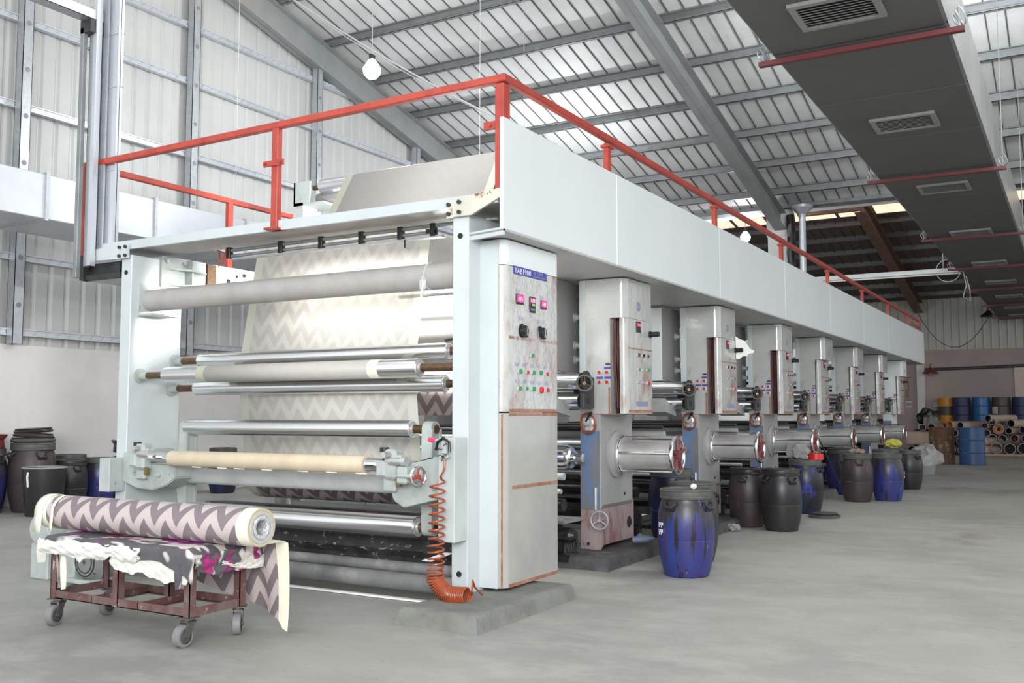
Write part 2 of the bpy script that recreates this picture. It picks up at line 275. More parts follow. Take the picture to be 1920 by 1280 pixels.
def lathe(bm, origin, axis, prof, seg=32, closed=False):
    """prof: list of (distance along axis, radius)"""
    o = Vector(origin); d, u, v = frame_of(axis); rings = []
    for (h, r) in prof:
        if r < 1e-5: rings.append([bm.verts.new(o+d*h)])
        else: rings.append([bm.verts.new(o+d*h+(u*math.cos(2*math.pi*i/seg)+v*math.sin(2*math.pi*i/seg))*r) for i in range(seg)])
    pairs = list(zip(rings[:-1], rings[1:]))
    if closed: pairs.append((rings[-1], rings[0]))
    for A, B in pairs:
        if len(A) == 1 and len(B) == 1: continue
        for i in range(seg):
            j = (i+1) % seg
            if len(A) == 1: bm.faces.new((A[0], B[j], B[i]))
            elif len(B) == 1: bm.faces.new((A[i], A[j], B[0]))
            else: bm.faces.new((A[i], A[j], B[j], B[i]))
    return bm
def torus(bm, c, axis, R0, r, seg=28, rs=10):
    prof = [(r*math.sin(2*math.pi*k/rs), R0+r*math.cos(2*math.pi*k/rs)) for k in range(rs)]
    return lathe(bm, c, axis, prof, seg, closed=True)
def tube(bm, pts, r, seg=8, cap=True):
    pts = [Vector(p) for p in pts]; rings = []; u = None
    for i, p in enumerate(pts):
        d = (pts[min(i+1, len(pts)-1)]-pts[max(i-1, 0)]).normalized()
        if u is None: _, u, _ = frame_of(d)
        u = (u-d*u.dot(d)).normalized(); v = d.cross(u)
        rings.append([bm.verts.new(p+(u*math.cos(2*math.pi*k/seg)+v*math.sin(2*math.pi*k/seg))*r) for k in range(seg)])
    for A, B in zip(rings[:-1], rings[1:]):
        for k in range(seg): bm.faces.new((A[k], A[(k+1) % seg], B[(k+1) % seg], B[k]))
    if cap: bm.faces.new(list(reversed(rings[0]))); bm.faces.new(rings[-1])
    return bm
def prism(bm, poly, a, b):
    """poly: list of 3D points (one cap); extruded by vector from a to b (vector)"""
    off = Vector(b)-Vector(a)
    A = [bm.verts.new(Vector(p)) for p in poly]; B = [bm.verts.new(Vector(p)+off) for p in poly]
    n = len(A)
    bm.faces.new(A); bm.faces.new(list(reversed(B)))
    for i in range(n): bm.faces.new((A[i], B[i], B[(i+1) % n], A[(i+1) % n]))
    return bm
def wpos(o):
    p = Vector((0, 0, 0))
    while o: p += o.location; o = o.parent
    return p
def obj(name, bm, m, parent=None, label=None, smooth=True, ang=28):
    bmesh.ops.recalc_face_normals(bm, faces=bm.faces[:])
    if parent is not None:
        s = wpos(parent)
        for v in bm.verts: v.co -= s
    if smooth:
        for f in bm.faces: f.smooth = True
        for e in bm.edges:
            if len(e.link_faces) == 2:
                if e.calc_face_angle(0) > R(ang): e.smooth = False
            else: e.smooth = False
    me = bpy.data.meshes.new(name); bm.to_mesh(me); bm.free()
    me.materials.append(M[m] if isinstance(m, str) else m)
    o = bpy.data.objects.new(name, me); COL.objects.link(o)
    if parent is not None: o.parent = parent
    if label: o['label'] = label
    return o
def tag(o, label, cat, group=None, kind=None):
    o['label'] = label; o['category'] = cat
    if group: o['group'] = group
    if kind: o['kind'] = kind
    return o
def thing(name, loc, label, cat, group=None):
    o = bpy.data.objects.new(name, None); o.empty_display_size = .2; COL.objects.link(o); o.location = loc
    return tag(o, label, cat, group)
def struct(name, bm, m, parent=None, smooth=True):
    o = obj(name, bm, m, parent, smooth=smooth)
    if parent is None: o['kind'] = 'structure'
    return o
def recenter(o, p):
    """move a single-mesh thing's origin to p"""
    p = Vector(p); o.data.transform(Matrix.Translation(-p)); o.location = p; return o
KIDS = {}
def copy_tree(o, parent=None):
    c = o.copy(); COL.objects.link(c)
    if parent is not None: c.parent = parent
    for ch in list(o.children): copy_tree(ch, c)
    return c
def sheet(name, path, x0, x1, m, parent=None, u0=None, v0=0.0, thick=.0015, nx=1):
    """paper along a (y, z) path between x0 and x1 with UVs in metres"""
    bm = nb(); uvl = bm.loops.layers.uv.new('UVMap'); acc = [v0]
    for a, b in zip(path[:-1], path[1:]): acc.append(acc[-1]+math.hypot(b[0]-a[0], b[1]-a[1]))
    xs = [x0+(x1-x0)*i/nx for i in range(nx+1)]
    g = [[bm.verts.new((x, y, z)) for x in xs] for (y, z) in path]
    if u0 is None: u0 = 0
    for j in range(len(path)-1):
        for i in range(nx):
            f = bm.faces.new((g[j][i], g[j][i+1], g[j+1][i+1], g[j+1][i]))
            for lp, (ii, jj) in zip(f.loops, ((i, j), (i+1, j), (i+1, j+1), (i, j+1))):
                lp[uvl].uv = (u0+xs[ii]-x0, acc[jj])
    if parent is not None:
        s = wpos(parent)
        for v in bm.verts: v.co -= s
    for f in bm.faces: f.smooth = True
    me = bpy.data.meshes.new(name); bm.to_mesh(me); bm.free(); me.materials.append(M[m])
    o = bpy.data.objects.new(name, me); COL.objects.link(o)
    if parent is not None: o.parent = parent
    if thick:
        md = o.modifiers.new('thickness', 'SOLIDIFY'); md.thickness = thick; md.offset = 0
    return o
def arc(cy, cz, r, a0, a1, n=16):
    return [(cy+r*math.cos(R(a0+(a1-a0)*i/n)), cz+r*math.sin(R(a0+(a1-a0)*i/n))) for i in range(n+1)]
def textmesh(name, s, size, m, parent, origin, xdir, ydir, extr=.001, align='LEFT'):
    cu = bpy.data.curves.new(name, 'FONT'); cu.body = s; cu.size = size; cu.extrude = extr; cu.space_character = 1.12; cu.align_x = align
    t = bpy.data.objects.new('tmp', cu); COL.objects.link(t)
    dg = bpy.context.evaluated_depsgraph_get(); me = bpy.data.meshes.new_from_object(t.evaluated_get(dg))
    bpy.data.objects.remove(t)
    X = Vector(xdir).normalized(); Y = Vector(ydir).normalized(); Z = X.cross(Y)
    mx = Matrix((X, Y, Z)).transposed().to_4x4(); mx.translation = Vector(origin)-wpos(parent)
    me.transform(mx); me.materials.clear(); me.materials.append(M[m])
    o = bpy.data.objects.new(name, me); COL.objects.link(o); o.parent = parent
    return o
# ================================================================== the building
def zp(y): return 7.3-0.235*(y-16.2)          # underside of purlins, near roof slope
def zr(y): return zp(y)+0.17
def zp2(y): return 5.15+0.165*(37.2-y)
def zr2(y): return zp2(y)+0.15
WX = -12.0
fl = nb(); box(fl, -12.3, 14, -9, 37.5, -.2, 0); struct('floor', fl, 'floor')
# left gable wall: masonry below, cladding above
b = nb(); box(b, WX-.25, WX+.08, -2, 37.3, 0, 2.10, .01); struct('wall_left', b, 'plaster')
def corr(bm, along, fixed, a0, a1, pitch, z0, ztop, outward, h=.028, rib=.055):
    """ribbed cladding; along 'y' at x=fixed or along 'x' at y=fixed"""
    pts = []; a = a0
    while a < a1:
        pts += [(a, 0), (a+pitch-rib-.03, 0), (a+pitch-rib, h), (a+pitch-.03, h)]
        a += pitch
    pts.append((a, 0)); prev = None
    for (p, d) in pts:
        zt = ztop(p) if callable(ztop) else ztop
        f = fixed+outward*d
        c0 = (f, p, z0) if along == 'y' else (p, f, z0); c1 = (f, p, zt) if along == 'y' else (p, f, zt)
        cur = (bm.verts.new(c0), bm.verts.new(c1))
        if prev: bm.faces.new((prev[0], cur[0], cur[1], prev[1]))
        prev = cur
    return bm
def ztop_left(y):
    if y < 22.8: return zr(y)
    if y < 26.7: return 6.25+(y-23)*.22
    return zr2(y)
b = nb(); corr(b, 'y', WX, -2, 37.3, .25, 2.0, ztop_left, -1); struct('wall_left_cladding', b, 'clad', smooth=False)
# far wall
b = nb(); box(b, -12.3, 14, 37.3, 37.6, 0, 3.45); struct('wall_far', b, 'plaster_far')
b = nb(); corr(b, 'x', 37.34, -12, 14, .25, 3.4, 6.0, -1); struct('wall_far_cladding', b, 'clad_far', smooth=False)
b = nb(); box(b, -4.98, -4.72, 37.1, 37.35, 0, 3.45, .01); struct('pilaster_column', b, 'plaster')
# ceiling, near span: sheets with a translucent strip near the ridge
def slab(bm, x0, x1, y0, y1, zf, t=.02):
    P = [(x0, y0, zf(y0)), (x1, y0, zf(y0)), (x1, y1, zf(y1)), (x0, y1, zf(y1))]
    return prism(bm, P, (0, 0, 0), (0, 0, t))
ce = nb()
slab(ce, -12.1, -11.7, 6.0, 22.9, zr); slab(ce, -11.7, -10.75, 6.0, 9.3, zr); slab(ce, -11.7, -10.75, 12.4, 22.9, zr)
slab(ce, -10.75, 10, 6.0, 22.9, zr)
ceil = struct('ceiling', ce, 'roof', smooth=False)
sm = nb(); x = -11.9
while x < 9.5:
    prism(sm, [(x, 6.2, zr(6.2)+.004), (x+.018, 6.2, zr(6.2)+.004), (x+.018, 6.2, zr(6.2)-.02), (x, 6.2, zr(6.2)-.02)], (0, 6.2, zr(6.2)), (0, 22.6, zr(22.6)))
    x += .285
obj('seam', sm, 'roof_seam', ceil, smooth=False)
b = nb(); slab(b, -11.69, -10.76, 9.31, 12.39, zr, .006); struct('window_1', b, 'skylight', smooth=False)
# ceiling, far span
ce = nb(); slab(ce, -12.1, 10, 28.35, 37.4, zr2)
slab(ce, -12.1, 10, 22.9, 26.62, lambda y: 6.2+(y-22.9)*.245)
ceil2 = struct('ceiling', ce, 'roof_dim', smooth=False)
sm = nb(); x = -11.9
while x < 9.5:
    z0, z1 = zr2(28.4), zr2(37.3)
    prism(sm, [(x, 28.4, z0+.004), (x+.022, 28.4, z0+.004), (x+.022, 28.4, z0-.025), (x, 28.4, z0-.025)], (0, 28.4, z0), (0, 37.3, z1))
    x += .285
obj('seam', sm, 'roof_seam', ceil2, smooth=False)
n = 2; x = -11.6
while x < 6:
    b = nb(); slab(b, x+.03, x+.93, 26.66, 28.33, lambda y: zr2(y), .006); struct('window_%d' % n, b, 'skylight', smooth=False); n += 1; x += .98
b = nb(); x = -11.6
while x < 7: slab(b, x-.05, x+.03, 26.6, 28.36, lambda y: zr2(y)-.01, .03); x += .98
struct('skylight_frame_trim', b, 'brown_steel', smooth=False)
# purlins (C-sections), each one its own beam
def purlin(y, z, m, x0=-11.95, x1=9.5, h=.16, w=.065, name='purlin_beam'):
    b = nb(); box(b, x0, x1, y, y+.008, z, z+h); box(b, x0, x1, y-w, y+.008, z, z+.008); box(b, x0, x1, y-w, y+.008, z+h-.008, z+h)
    box(b, x0, x1, y-w, y-w+.006, z, z+.025)
    struct(name, b, m, smooth=False)
for k in range(10): y = 21.5-1.33*k; purlin(y, zp(y), 'purlin')
for k in range(7): y = 36.4-1.28*k; purlin(y, zp2(y), 'purlin_far')
# rafters (I-sections)
def rafter(x, y0, y1, zf, depth, m, fw=.24, name='rafter_beam'):
    b = nb()
    for (dx, za, zb) in ((fw/2, -depth, -depth+.015), (.006, -depth, 0), (fw/2, -.015, 0)):
        P = [(x-dx, y0, zf(y0)+za), (x+dx, y0, zf(y0)+za), (x+dx, y0, zf(y0)+zb), (x-dx, y0, zf(y0)+zb)]
        prism(b, P, (0, y0, zf(y0)), (0, y1, zf(y1)))
    struct(name, b, m, smooth=False)
rafter(-11.8, 6, 22.6, zp, .52, 'steel_grey', .22)
rafter(-5.84, 6, 22.5, zp, .40, 'steel_grey', .26)
rafter(.3, 6, 22.5, zp, .40, 'steel_grey', .26)
rafter(-4.85, 26.7, 37.2, zp2, .36, 'brown_steel', .30)
rafter(-11.0, 26.7, 37.2, zp2, .36, 'brown_steel', .30)
rafter(1.2, 26.7, 37.2, zp2, .36, 'brown_steel', .30)
b = nb(); box(b, -5.95, -4.4, 24.4, 24.6, 6.13, 6.42, .01); struct('cross_beam', b, 'brown_steel')
# valley gutter and its column and downpipe
b = nb(); box(b, -11.95, 9.5, 22.35, 22.42, 5.93, 6.12); box(b, -11.95, 9.5, 22.42, 22.95, 5.93, 5.97); box(b, -11.95, 9.5, 22.9, 22.95, 5.93, 6.3)
struct('gutter_beam', b, 'purlin', smooth=False)
b = nb(); box(b, -6.15, -5.62, 22.45, 22.75, 0, 5.92, .01); box(b, -6.17, -5.60, 22.43, 22.77, 5.3, 5.9, .01); struct('valley_column', b, 'plaster')
b = nb()
lathe(b, (-5.30, 22.25, 5.92), (0, 0, -1), [(0, .0), (0, .24), (.06, .24), (.2, .09), (.26, .075), (3.4, .075), (3.4, 0)], 20)
dp = tag(obj('downpipe', b, 'galv_bright'), 'pale grey round downpipe with flared funnel beside the valley column', 'downpipe'); recenter(dp, (-5.30, 22.25, 2.5))
# crumpled black tarpaulin on the column
b = nb(); random.seed(3); rings = []
for k in range(13):
    z = 5.75-.17*k; rings.append([b.verts.new((-5.58+(.07+.03*random.random())*math.cos(a)*1.1, 22.36+.11*math.sin(a)-.05*random.random(), z)) for a in [2*math.pi*i/10 for i in range(10)]])
for A, B in zip(rings[:-1], rings[1:]):
    for i in range(10): b.faces.new((A[i], A[(i+1) % 10], B[(i+1) % 10], B[i]))
b.faces.new(rings[0]); b.faces.new(rings[-1])
tp = tag(obj('tarpaulin', b, 'rubber'), 'crumpled shiny black plastic tarpaulin bunched against the valley column', 'tarpaulin'); recenter(tp, (-5.56, 22.36, 3.7))
# gable-wall columns and girts
for y in (1.9, 4.75, 7.61, 10.42, 13.29, 16.37, 19.3, 22.5, 26, 29.5, 33):
    b = nb(); zt = (zp(y)-.45) if y < 22.6 else min(5.6, ztop_left(y)-.3)
    box(b, -11.9, -11.892, y-.07, y+.07, 2.1, zt); box(b, -11.9, -11.76, y-.07, y-.062, 2.1, zt); box(b, -11.9, -11.76, y+.062, y+.07, 2.1, zt); box(b, -11.768, -11.76, y-.07, y+.07, 2.1, zt)
    c = struct('wall_column', b, 'galv', smooth=False)
    b = nb(); z = 2.6
    while z < zt-.1: cyl(b, (-11.762, y, z), (-11.757, y, z), .035, seg=12); z += .62
    obj('bolt_patch', b, 'purlin', c)
for z in (2.26, 3.24, 4.25, 5.24, 6.4, 7.3):
    y1 = 36.9 if z < 4.5 else (16.2+(7.3-z)/.235)-.5
    b = nb(); box(b, -11.97, -11.9, -1.5, y1, z-.045, z+.045); box(b, -11.9, -11.885, -1.5, y1, z+.03, z+.045); box(b, -11.9, -11.885, -1.5, y1, z-.045, z-.03)
    g = struct('girt_beam', b, 'galv_bright', smooth=False)
    b = nb(); y = 4.0
    while y < min(y1, 20):
        prism(b, [(-11.899, y, z-.025), (-11.899, y+.02, z-.025), (-11.899, y+.075, z+.025), (-11.899, y+.055, z+.025)], (0, 0, 0), (.004, 0, 0)); y += .17
    obj('web_mark', b, 'galv', g, smooth=False)
# conduit, junction box and board on the far wall
b = nb(); tube(b, [(-4.7, 37.22, 2.80), (-3, 37.22, 2.83), (-1, 37.22, 2.88), (2, 37.22, 2.95)], .022); tube(b, [(-4.7, 37.22, 2.74), (-3, 37.22, 2.77), (2, 37.22, 2.89)], .022)
w = tag(obj('wall_conduit', b, 'wire_dark'), 'dark conduit pair running level along the far plaster wall', 'conduit'); recenter(w, (-4.7, 37.22, 2.8))
b = nb(); box(b, -4.5, -4.26, 37.18, 37.3, 1.42, 1.62, .01); box(b, -4.2, -3.9, 37.2, 37.24, 1.5, 1.53)
w = tag(obj('junction_box', b, 'steel_grey'), 'small grey electrical box on the far wall left of the yellow drum', 'electrical box'); recenter(w, (-4.4, 37.2, 1.42))
b = nb(); box(b, -1.9, 2.2, 37.24, 37.298, 1.70, 2.80, .005); w = tag(obj('notice_board', b, 'board'), 'blank cream board mounted on the far wall above the blue drums', 'board'); recenter(w, (-1.9, 37.22, 1.7))
def hang(p): return [(p[0], p[1], p[2]+.2), (p[0], p[1], p[2]+.32), (p[0], 37.3, p[2]+.34)] if p[2] < 3 else [(p[0], p[1], p[2]+.2), (p[0], p[1], zp2(p[1])+.1)]
def shade_lamp(p, label, mm):
    t = thing('pendant_lamp', p, label, 'lamp', None)
    b = nb(); lathe(b, p, (0, 0, 1), [(0, .26), (.03, .25), (.14, .10), (.2, .05), (.22, 0)], 20); obj('lamp_shade', b, mm, t)
    b = nb(); tube(b, hang(p), .015); obj('hanger', b, 'wire_dark', t)
    b = nb(); lathe(b, (p[0], p[1], p[2]+.0), (0, 0, 1), [(-.07, 0), (-.04, .05), (.02, .05), (.06, .02)], 12); obj('bulb', b, 'kraft_pale', t)
shade_lamp((-4.50, 36.95, 2.62), 'dull red enamel pendant lamp hanging low before the far wall', 'dark_red')
shade_lamp((-2.55, 36.1, 4.45), 'dark cone-shaped pendant lamp hanging at the far end of the dark duct', 'iron_dark')

# ------------------------------------------------------------------ dark fabric duct
DX0, DX1, DZ0, DZ1, DY0, DY1 = -2.20, -.80, 4.30, 5.0, 1.0, 35.8
t = thing('ventilation_duct', (-1.5, 8, 4.3), 'large dark grey rectangular air duct hung under the roof, running away', 'air duct')
joints = [DY0, 3.4, 5.0, 6.6, 8.3, 9.9, 11.5, 13.35, 15.0, 16.6, 18.3, 20.0, 21.6, 23.2, 25, 27, 29, 31, 33, DY1]
VY = (7.55, 10.9, 14.35, 18.2, 22.1, 25.4, 28.6, 31.7, 34.2)
for a, c in zip(joints[:-1], joints[1:]):
    b = nb(); box(b, DX0, DX1, a+.008, c-.008, DZ0, DZ1, .02); obj('duct_section', b, 'duct', t)
b = nb(); box(b, DX0-.004, DX0, DY0, DY1, DZ0+.02, DZ1-.02); box(b, DX1, DX1+.004, DY0, DY1, DZ0+.02, DZ1-.02); obj('foil_side', b, 'duct_side', t, smooth=False)
for y in VY:
    b = nb(); cx = -1.5; w, d = .27, .22
    for (x0, x1, y0, y1) in ((cx-w-.05, cx+w+.05, y-d-.05, y-d), (cx-w-.05, cx+w+.05, y+d, y+d+.05), (cx-w-.05, cx-w, y-d, y+d), (cx+w, cx+w+.05, y-d, y+d)):
        box(b, x0, x1, y0, y1, DZ0-.03, DZ0-.001)
    g = obj('vent_grille', b, 'grille', t, smooth=False)
    b = nb(); box(b, cx-w, cx+w, y-d, y+d, DZ0-.006, DZ0-.001); obj('opening', b, 'dark', g)
    b = nb(); k = y-d+.02
    while k < y+d-.01:
        prism(b, [(cx-w, k, DZ0-.022), (cx-w, k+.018, DZ0-.010), (cx-w, k+.021, DZ0-.013), (cx-w, k+.003, DZ0-.025)], (0, 0, 0), (2*w, 0, 0)); k += .05
    obj('slat', b, 'grille', g, smooth=False)
first = None
names = ['nearest the camera', 'second', 'third', 'fourth', 'fifth', 'sixth', 'seventh']
hy = [8.31, 13.37, 18.4, 22.4, 26.4, 30.4, 34.4]
for i, y in enumerate(hy):
    t = thing('duct_hanger', (-1.5, y, 4.28), 'dull red steel strap under the dark duct, %s of seven along it' % (names[i] if i else 'nearest'), 'duct hanger', 'red straps under the dark duct')
    b = nb(); box(b, DX0-.12, DX1+.12, y-.03, y+.03, DZ0-.075, DZ0-.035); obj('strap', b, 'dark_red', t)
    for x in (DX0-.08, DX1+.08):
        b = nb(); tube(b, [(x, y, DZ0-.07), (x, y, zr(y)-.05 if y < 22.3 else 5.6)], .006, 6); obj('hanging_wire', b, 'galv', t)
        b = nb()
        for k in range(3): torus(b, (x+.02*(k-1), y-.01+.01*k, DZ0+.02+.02*k), (1, .3*k-.3, .4), .055+.008*k, .006, 14, 6)
        obj('wire_knot', b, 'galv', t)
# ------------------------------------------------------------------ left galvanised duct
t = thing('galvanised_duct', (-10.5, 8, 3.4), 'bright galvanised sheet duct along the gable wall behind the machine', 'air duct')
ys = [2.0, 3.6, 5.2, 6.75, 8.25, 9.8, 11.4, 13, 14.6, 16.2, 17.8, 19.4, 21]
for a, c in zip(ys[:-1], ys[1:]):
    b = nb(); box(b, -11.05, -10.0, a+.01, c-.01, 3.39, 3.90, .008)
    obj('duct_section', b, 'galv_bright', t)
    b = nb(); box(b, -11.08, -9.97, c-.02, c+.02, 3.37, 3.92); obj('flange', b, 'galv', t)
for y in (5.2, 11.4, 17.8):
    b = nb(); box(b, -11.75, -9.95, y-.02, y+.02, 3.33, 3.37); t2 = tag(obj('duct_bracket', b, 'galv'), 'steel wall bracket under the bright galvanised duct', 'bracket', 'brackets under the galvanised duct'); recenter(t2, (-11.75, y, 3.33))
# ------------------------------------------------------------------ roof lamps, cables, white light trough
for (p, lb, r) in (((-8.73, 10.97, 6.2), 'bright bare white lamp hanging near the gable wall rafter', .13), ((-6.9, 23.2, 5.5), 'lit white lamp glowing just above the machine beam', .12), ((-4.5, 24.35, 6.55), 'tiny lit lamp at the end of the brown cross beam', .045)):
    t = thing('hanging_lamp', p, lb, 'lamp')
    b = nb(); lathe(b, (p[0], p[1], p[2]-.15*r/.13), (0, 0, 1), [(0, 0), (.02, r*.5), (.08*r/.13, r*.9), (.16*r/.13, r), (.24*r/.13, r*.6), (.30*r/.13, r*.3)], 20); obj('bulb', b, 'bulb', t)
    b = nb(); lathe(b, (p[0], p[1], p[2]+.12*r/.13), (0, 0, 1), [(0, r*.35), (.10*r/.13, r*.35), (.12*r/.13, 0)], 14); obj('socket', b, 'rubber', t)
    b = nb(); zt = zr(p[1]) if p[1] < 22.3 else p[2]+.7
    tube(b, [(p[0], p[1], p[2]+.2*r/.13), (p[0], p[1], zt)], .006, 6); obj('cord', b, 'wire', t)
def cable(pts, r, m, label, name='ceiling_cable'):
    b = nb(); tube(b, pts, r, 6); o = tag(obj(name, b, m), label, 'cable'); recenter(o, pts[0]); return o
def sag(p0, p1, s, n=14):
    p0, p1 = Vector(p0), Vector(p1)
    return [p0.lerp(p1, i/n)+Vector((0, 0, -4*s*(i/n)*(1-i/n))) for i in range(n+1)]
cable(sag((-9.3, 9.0, 7.1), (-5.35, 9.0, 4.40), .10), .010, 'wire', 'pale slack cable drooping from the roof down behind the red railing corner')
cable(sag((-9.3, 9.05, 7.12), (-5.3, 9.05, 4.38), .16), .006, 'wire', 'thinner loose cable beside the pale drooping cable')
cable([(-7.52, 12.0, zr(12.0)), (-7.52, 12.0, 4.6)], .004, 'wire', 'thin vertical drop wire hanging before the first roof bay')
cable([(-6.77, 12.0, zr(12.)), (-6.77, 12.0, 4.6)], .004, 'wire', 'thin vertical drop wire nearer the tall railing corner')
cable([(-9.9, 9.5, 8.7), (-9.9, 9.5, 3.95)], .004, 'wire', 'thin vertical wire hanging before the gable cladding')
cable(sag((-4.9, 36.2, 5.0), (-2.4, 35.6, 4.6), 1.35), .012, 'wire_dark', 'dark cable sagging in a deep loop before the far wall')
t = thing('light_trough', (-3.4, 23.4, 4.3), 'long white strip light trough hanging level beyond the machine', 'strip light')
b = nb(); box(b, -5.9, -2.05, 23.2, 23.32, 4.30, 4.40, .01); obj('housing', b, 'white_strip', t)
b = nb(); cyl(b, (-5.8, 23.2, 4.27), (-2.15, 23.2, 4.27), .018, seg=10); obj('lamp_tube', b, 'white_paper', t)
b = nb(); tube(b, [(-2.5, 23.25, 4.4), (-2.5, 23.25, 5.2)], .008); tube(b, [(-5.5, 23.25, 4.4), (-5.5, 23.25, 5.9)], .008); torus(b, (-2.4, 23.25, 4.35), (0, 1, 0), .25, .008, 20, 6); obj('hanging_wire', b, 'galv', t)
b = nb(); tube(b, [(-2.1, 23.25, 4.3), (-2.05, 23.25, 4.0), (-2.12, 23.25, 3.75), (-1.98, 23.25, 3.65), (-1.98, 23.25, 3.9), (-2.05, 23.25, 4.2)], .01); obj('loose_cord', b, 'wire', t)
# ================================================================== overhead gantry of the press
PX = -3.02
t = thing('overhead_gantry', (-5.0, 5.15, 2.3), 'long overhead box gantry clad in white sheet panels, running along the printing press', 'machine gantry')
js = [5.09, 6.80, 9.28, 11.75, 14.2, 16.7, 19.1, 21.5, 23.9]
for a, c in zip(js[:-1], js[1:]):
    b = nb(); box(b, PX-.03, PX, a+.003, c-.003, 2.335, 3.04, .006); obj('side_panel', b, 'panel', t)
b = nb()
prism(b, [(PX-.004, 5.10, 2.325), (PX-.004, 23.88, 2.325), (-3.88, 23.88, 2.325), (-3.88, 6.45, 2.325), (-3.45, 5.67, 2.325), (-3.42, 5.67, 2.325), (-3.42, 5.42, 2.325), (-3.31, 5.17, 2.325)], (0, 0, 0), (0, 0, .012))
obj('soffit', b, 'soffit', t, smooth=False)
b = nb(); prism(b, [(PX-.004, 5.10, 2.30), (PX-.004, 5.12, 2.30), (-3.31, 5.19, 2.30), (-3.31, 5.17, 2.30)], (0, 0, 0), (0, 0, .05)); obj('front_lip', b, 'pale', t)
b = nb(); box(b, -3.60, PX-.03, 5.62, 5.66, 2.34, 2.52); box(b, -3.60, -3.56, 5.66, 23.8, 2.34, 2.5); obj('inner_plate', b, 'hood_grey', t)
b = nb(); box(b, PX-.5, PX, 23.86, 23.9, 2.34, 3.04, .006); obj('end_panel', b, 'panel', t)
# left side beam
b = nb(); box(b, -7.12, -6.66, 5.2, 23.9, 2.30, 2.33); box(b, -7.12, -7.08, 5.2, 23.9, 2.33, 2.55); box(b, -6.70, -6.66, 5.2, 23.9, 2.33, 2.5); obj('left_beam', b, 'pale', t, smooth=False)
b = nb(); box(b, -6.62, -6.50, 6.0, 23.5, 2.24, 2.50, .004); l = obj('left_inner_plate', b, 'panel', t)
b = nb(); random.seed(5)
for k in range(9): y, z = 6.15+random.random()*.75, 2.30+random.random()*.16; cyl(b, (-6.499, y, z), (-6.493, y, z), .012+.008*random.random(), seg=10)
obj('bolt_hole', b, 'dark', l)
# front walkway deck
b = nb(); box(b, -6.86, -3.09, 5.14, 5.152, 2.515, 2.585); box(b, -6.86, -3.09, 5.152, 5.19, 2.577, 2.585); box(b, -6.86, -3.09, 5.152, 5.17, 2.515, 2.521); obj('deck_channel', b, 'pale', t, smooth=False)
b = nb()
for (x0, x1) in ((-6.84, -4.92), (-4.91, -3.12)): box(b, x0, x1, 5.17, 5.62, 2.535, 2.56)
obj('deck_plate', b, 'pipe_paint', t)
def bolts(par, pts, y, r=.013):
    for (x, z) in pts:
        bm = nb(); cyl(bm, (x, y, z), (x, y-.018, z), r, seg=10); obj('bolt', bm, 'iron_dark', par)
b = nb(); prism(b, [(-3.455, 5.115, 2.45), (-3.455, 5.115, 2.555), (-3.05, 5.115, 2.60), (-3.05, 5.115, 2.545), (-3.27, 5.115, 2.45)], (0, 0, 0), (0, .02, 0)); g = obj('gusset_plate', b, 'rusty_pale', t)
bolts(g, [(-3.435, 2.47), (-3.435, 2.53), (-3.355, 2.475), (-3.355, 2.54)], 5.115)
b = nb(); prism(b, [(-6.51, 5.115, 2.44), (-6.51, 5.115, 2.55), (-6.93, 5.115, 2.54), (-6.98, 5.115, 2.50), (-6.98, 5.115, 2.45), (-6.75, 5.115, 2.44)], (0, 0, 0), (0, .02, 0)); g = obj('gusset_plate', b, 'pale', t)
bolts(g, [(-6.53, 2.46), (-6.53, 2.53), (-6.60, 2.46), (-6.60, 2.53)], 5.115)
b = nb(); box(b, -7.12, -6.64, 5.15, 5.2, 2.30, 2.34); box(b, -7.12, -7.07, 5.13, 5.2, 2.30, 2.50); box(b, -7.1, -6.66, 5.2, 5.22, 2.33, 2.44); obj('channel_end', b, 'iron_dark', t)
# ------------------------------------------------------------------ red railing
t = thing('guard_railing', (-5.0, 5.15, 2.55), 'red painted steel guard railing along the top of the press gantry', 'railing')
hs = .028
def bar(p0, p1, w=.05, name='top_rail', m='red', par=None, bev=.006):
    b = nb(); p0, p1 = Vector(p0), Vector(p1); d = (p1-p0); L = d.length
    box(b, -w/2, w/2, 0, L, -w/2, w/2, bev)
    q = d.normalized().to_track_quat('Y', 'Z'); b.transform(Matrix.Translation(p0) @ q.to_matrix().to_4x4())
    return obj(name, b, m, par)
bar((-7.12, 5.15, 3.265), (-3.06, 5.15, 3.30), par=t)
bar((-3.05, 5.12, 3.30), (-3.05, 23.4, 3.27), par=t)
bar((-7.10, 5.15, 3.27), (-7.10, 23.4, 3.27), par=t)
for y in (5.17,): 
    b = nb(); box(b, -3.105, -3.04, y-.04, y+.04, 2.585, 3.27, .004); p = obj('rail_post', b, 'red', t)
    b = nb(); box(b, -3.20, -3.10, y-.02, y+.0, 2.99, 3.04); cyl(b, (-3.15, y-.02, 3.015), (-3.15, y-.03, 3.015), .012, seg=10); obj('clip', b, 'red', p)
for y in (6.71, 9.24, 11.73, 14.24, 16.8, 19.3, 21.6, 23.3):
    b = nb(); box(b, -3.075, -3.035, y-.035, y+.035, 2.6, 3.26, .004); box(b, -3.09, -3.02, y-.05, y+.05, 3.225, 3.245); obj('rail_post', b, 'red', t)
b = nb(); box(b, -3.07, -3.03, 22.0, 23.4, 3.10, 3.14); obj('end_rail', b, 'red', t)
b = nb(); box(b, -4.985, -4.925, 5.12, 5.17, 2.53, 3.26, .004); box(b, -5.01, -4.90, 5.08, 5.2, 2.515, 2.53); p = obj('rail_post', b, 'red', t)
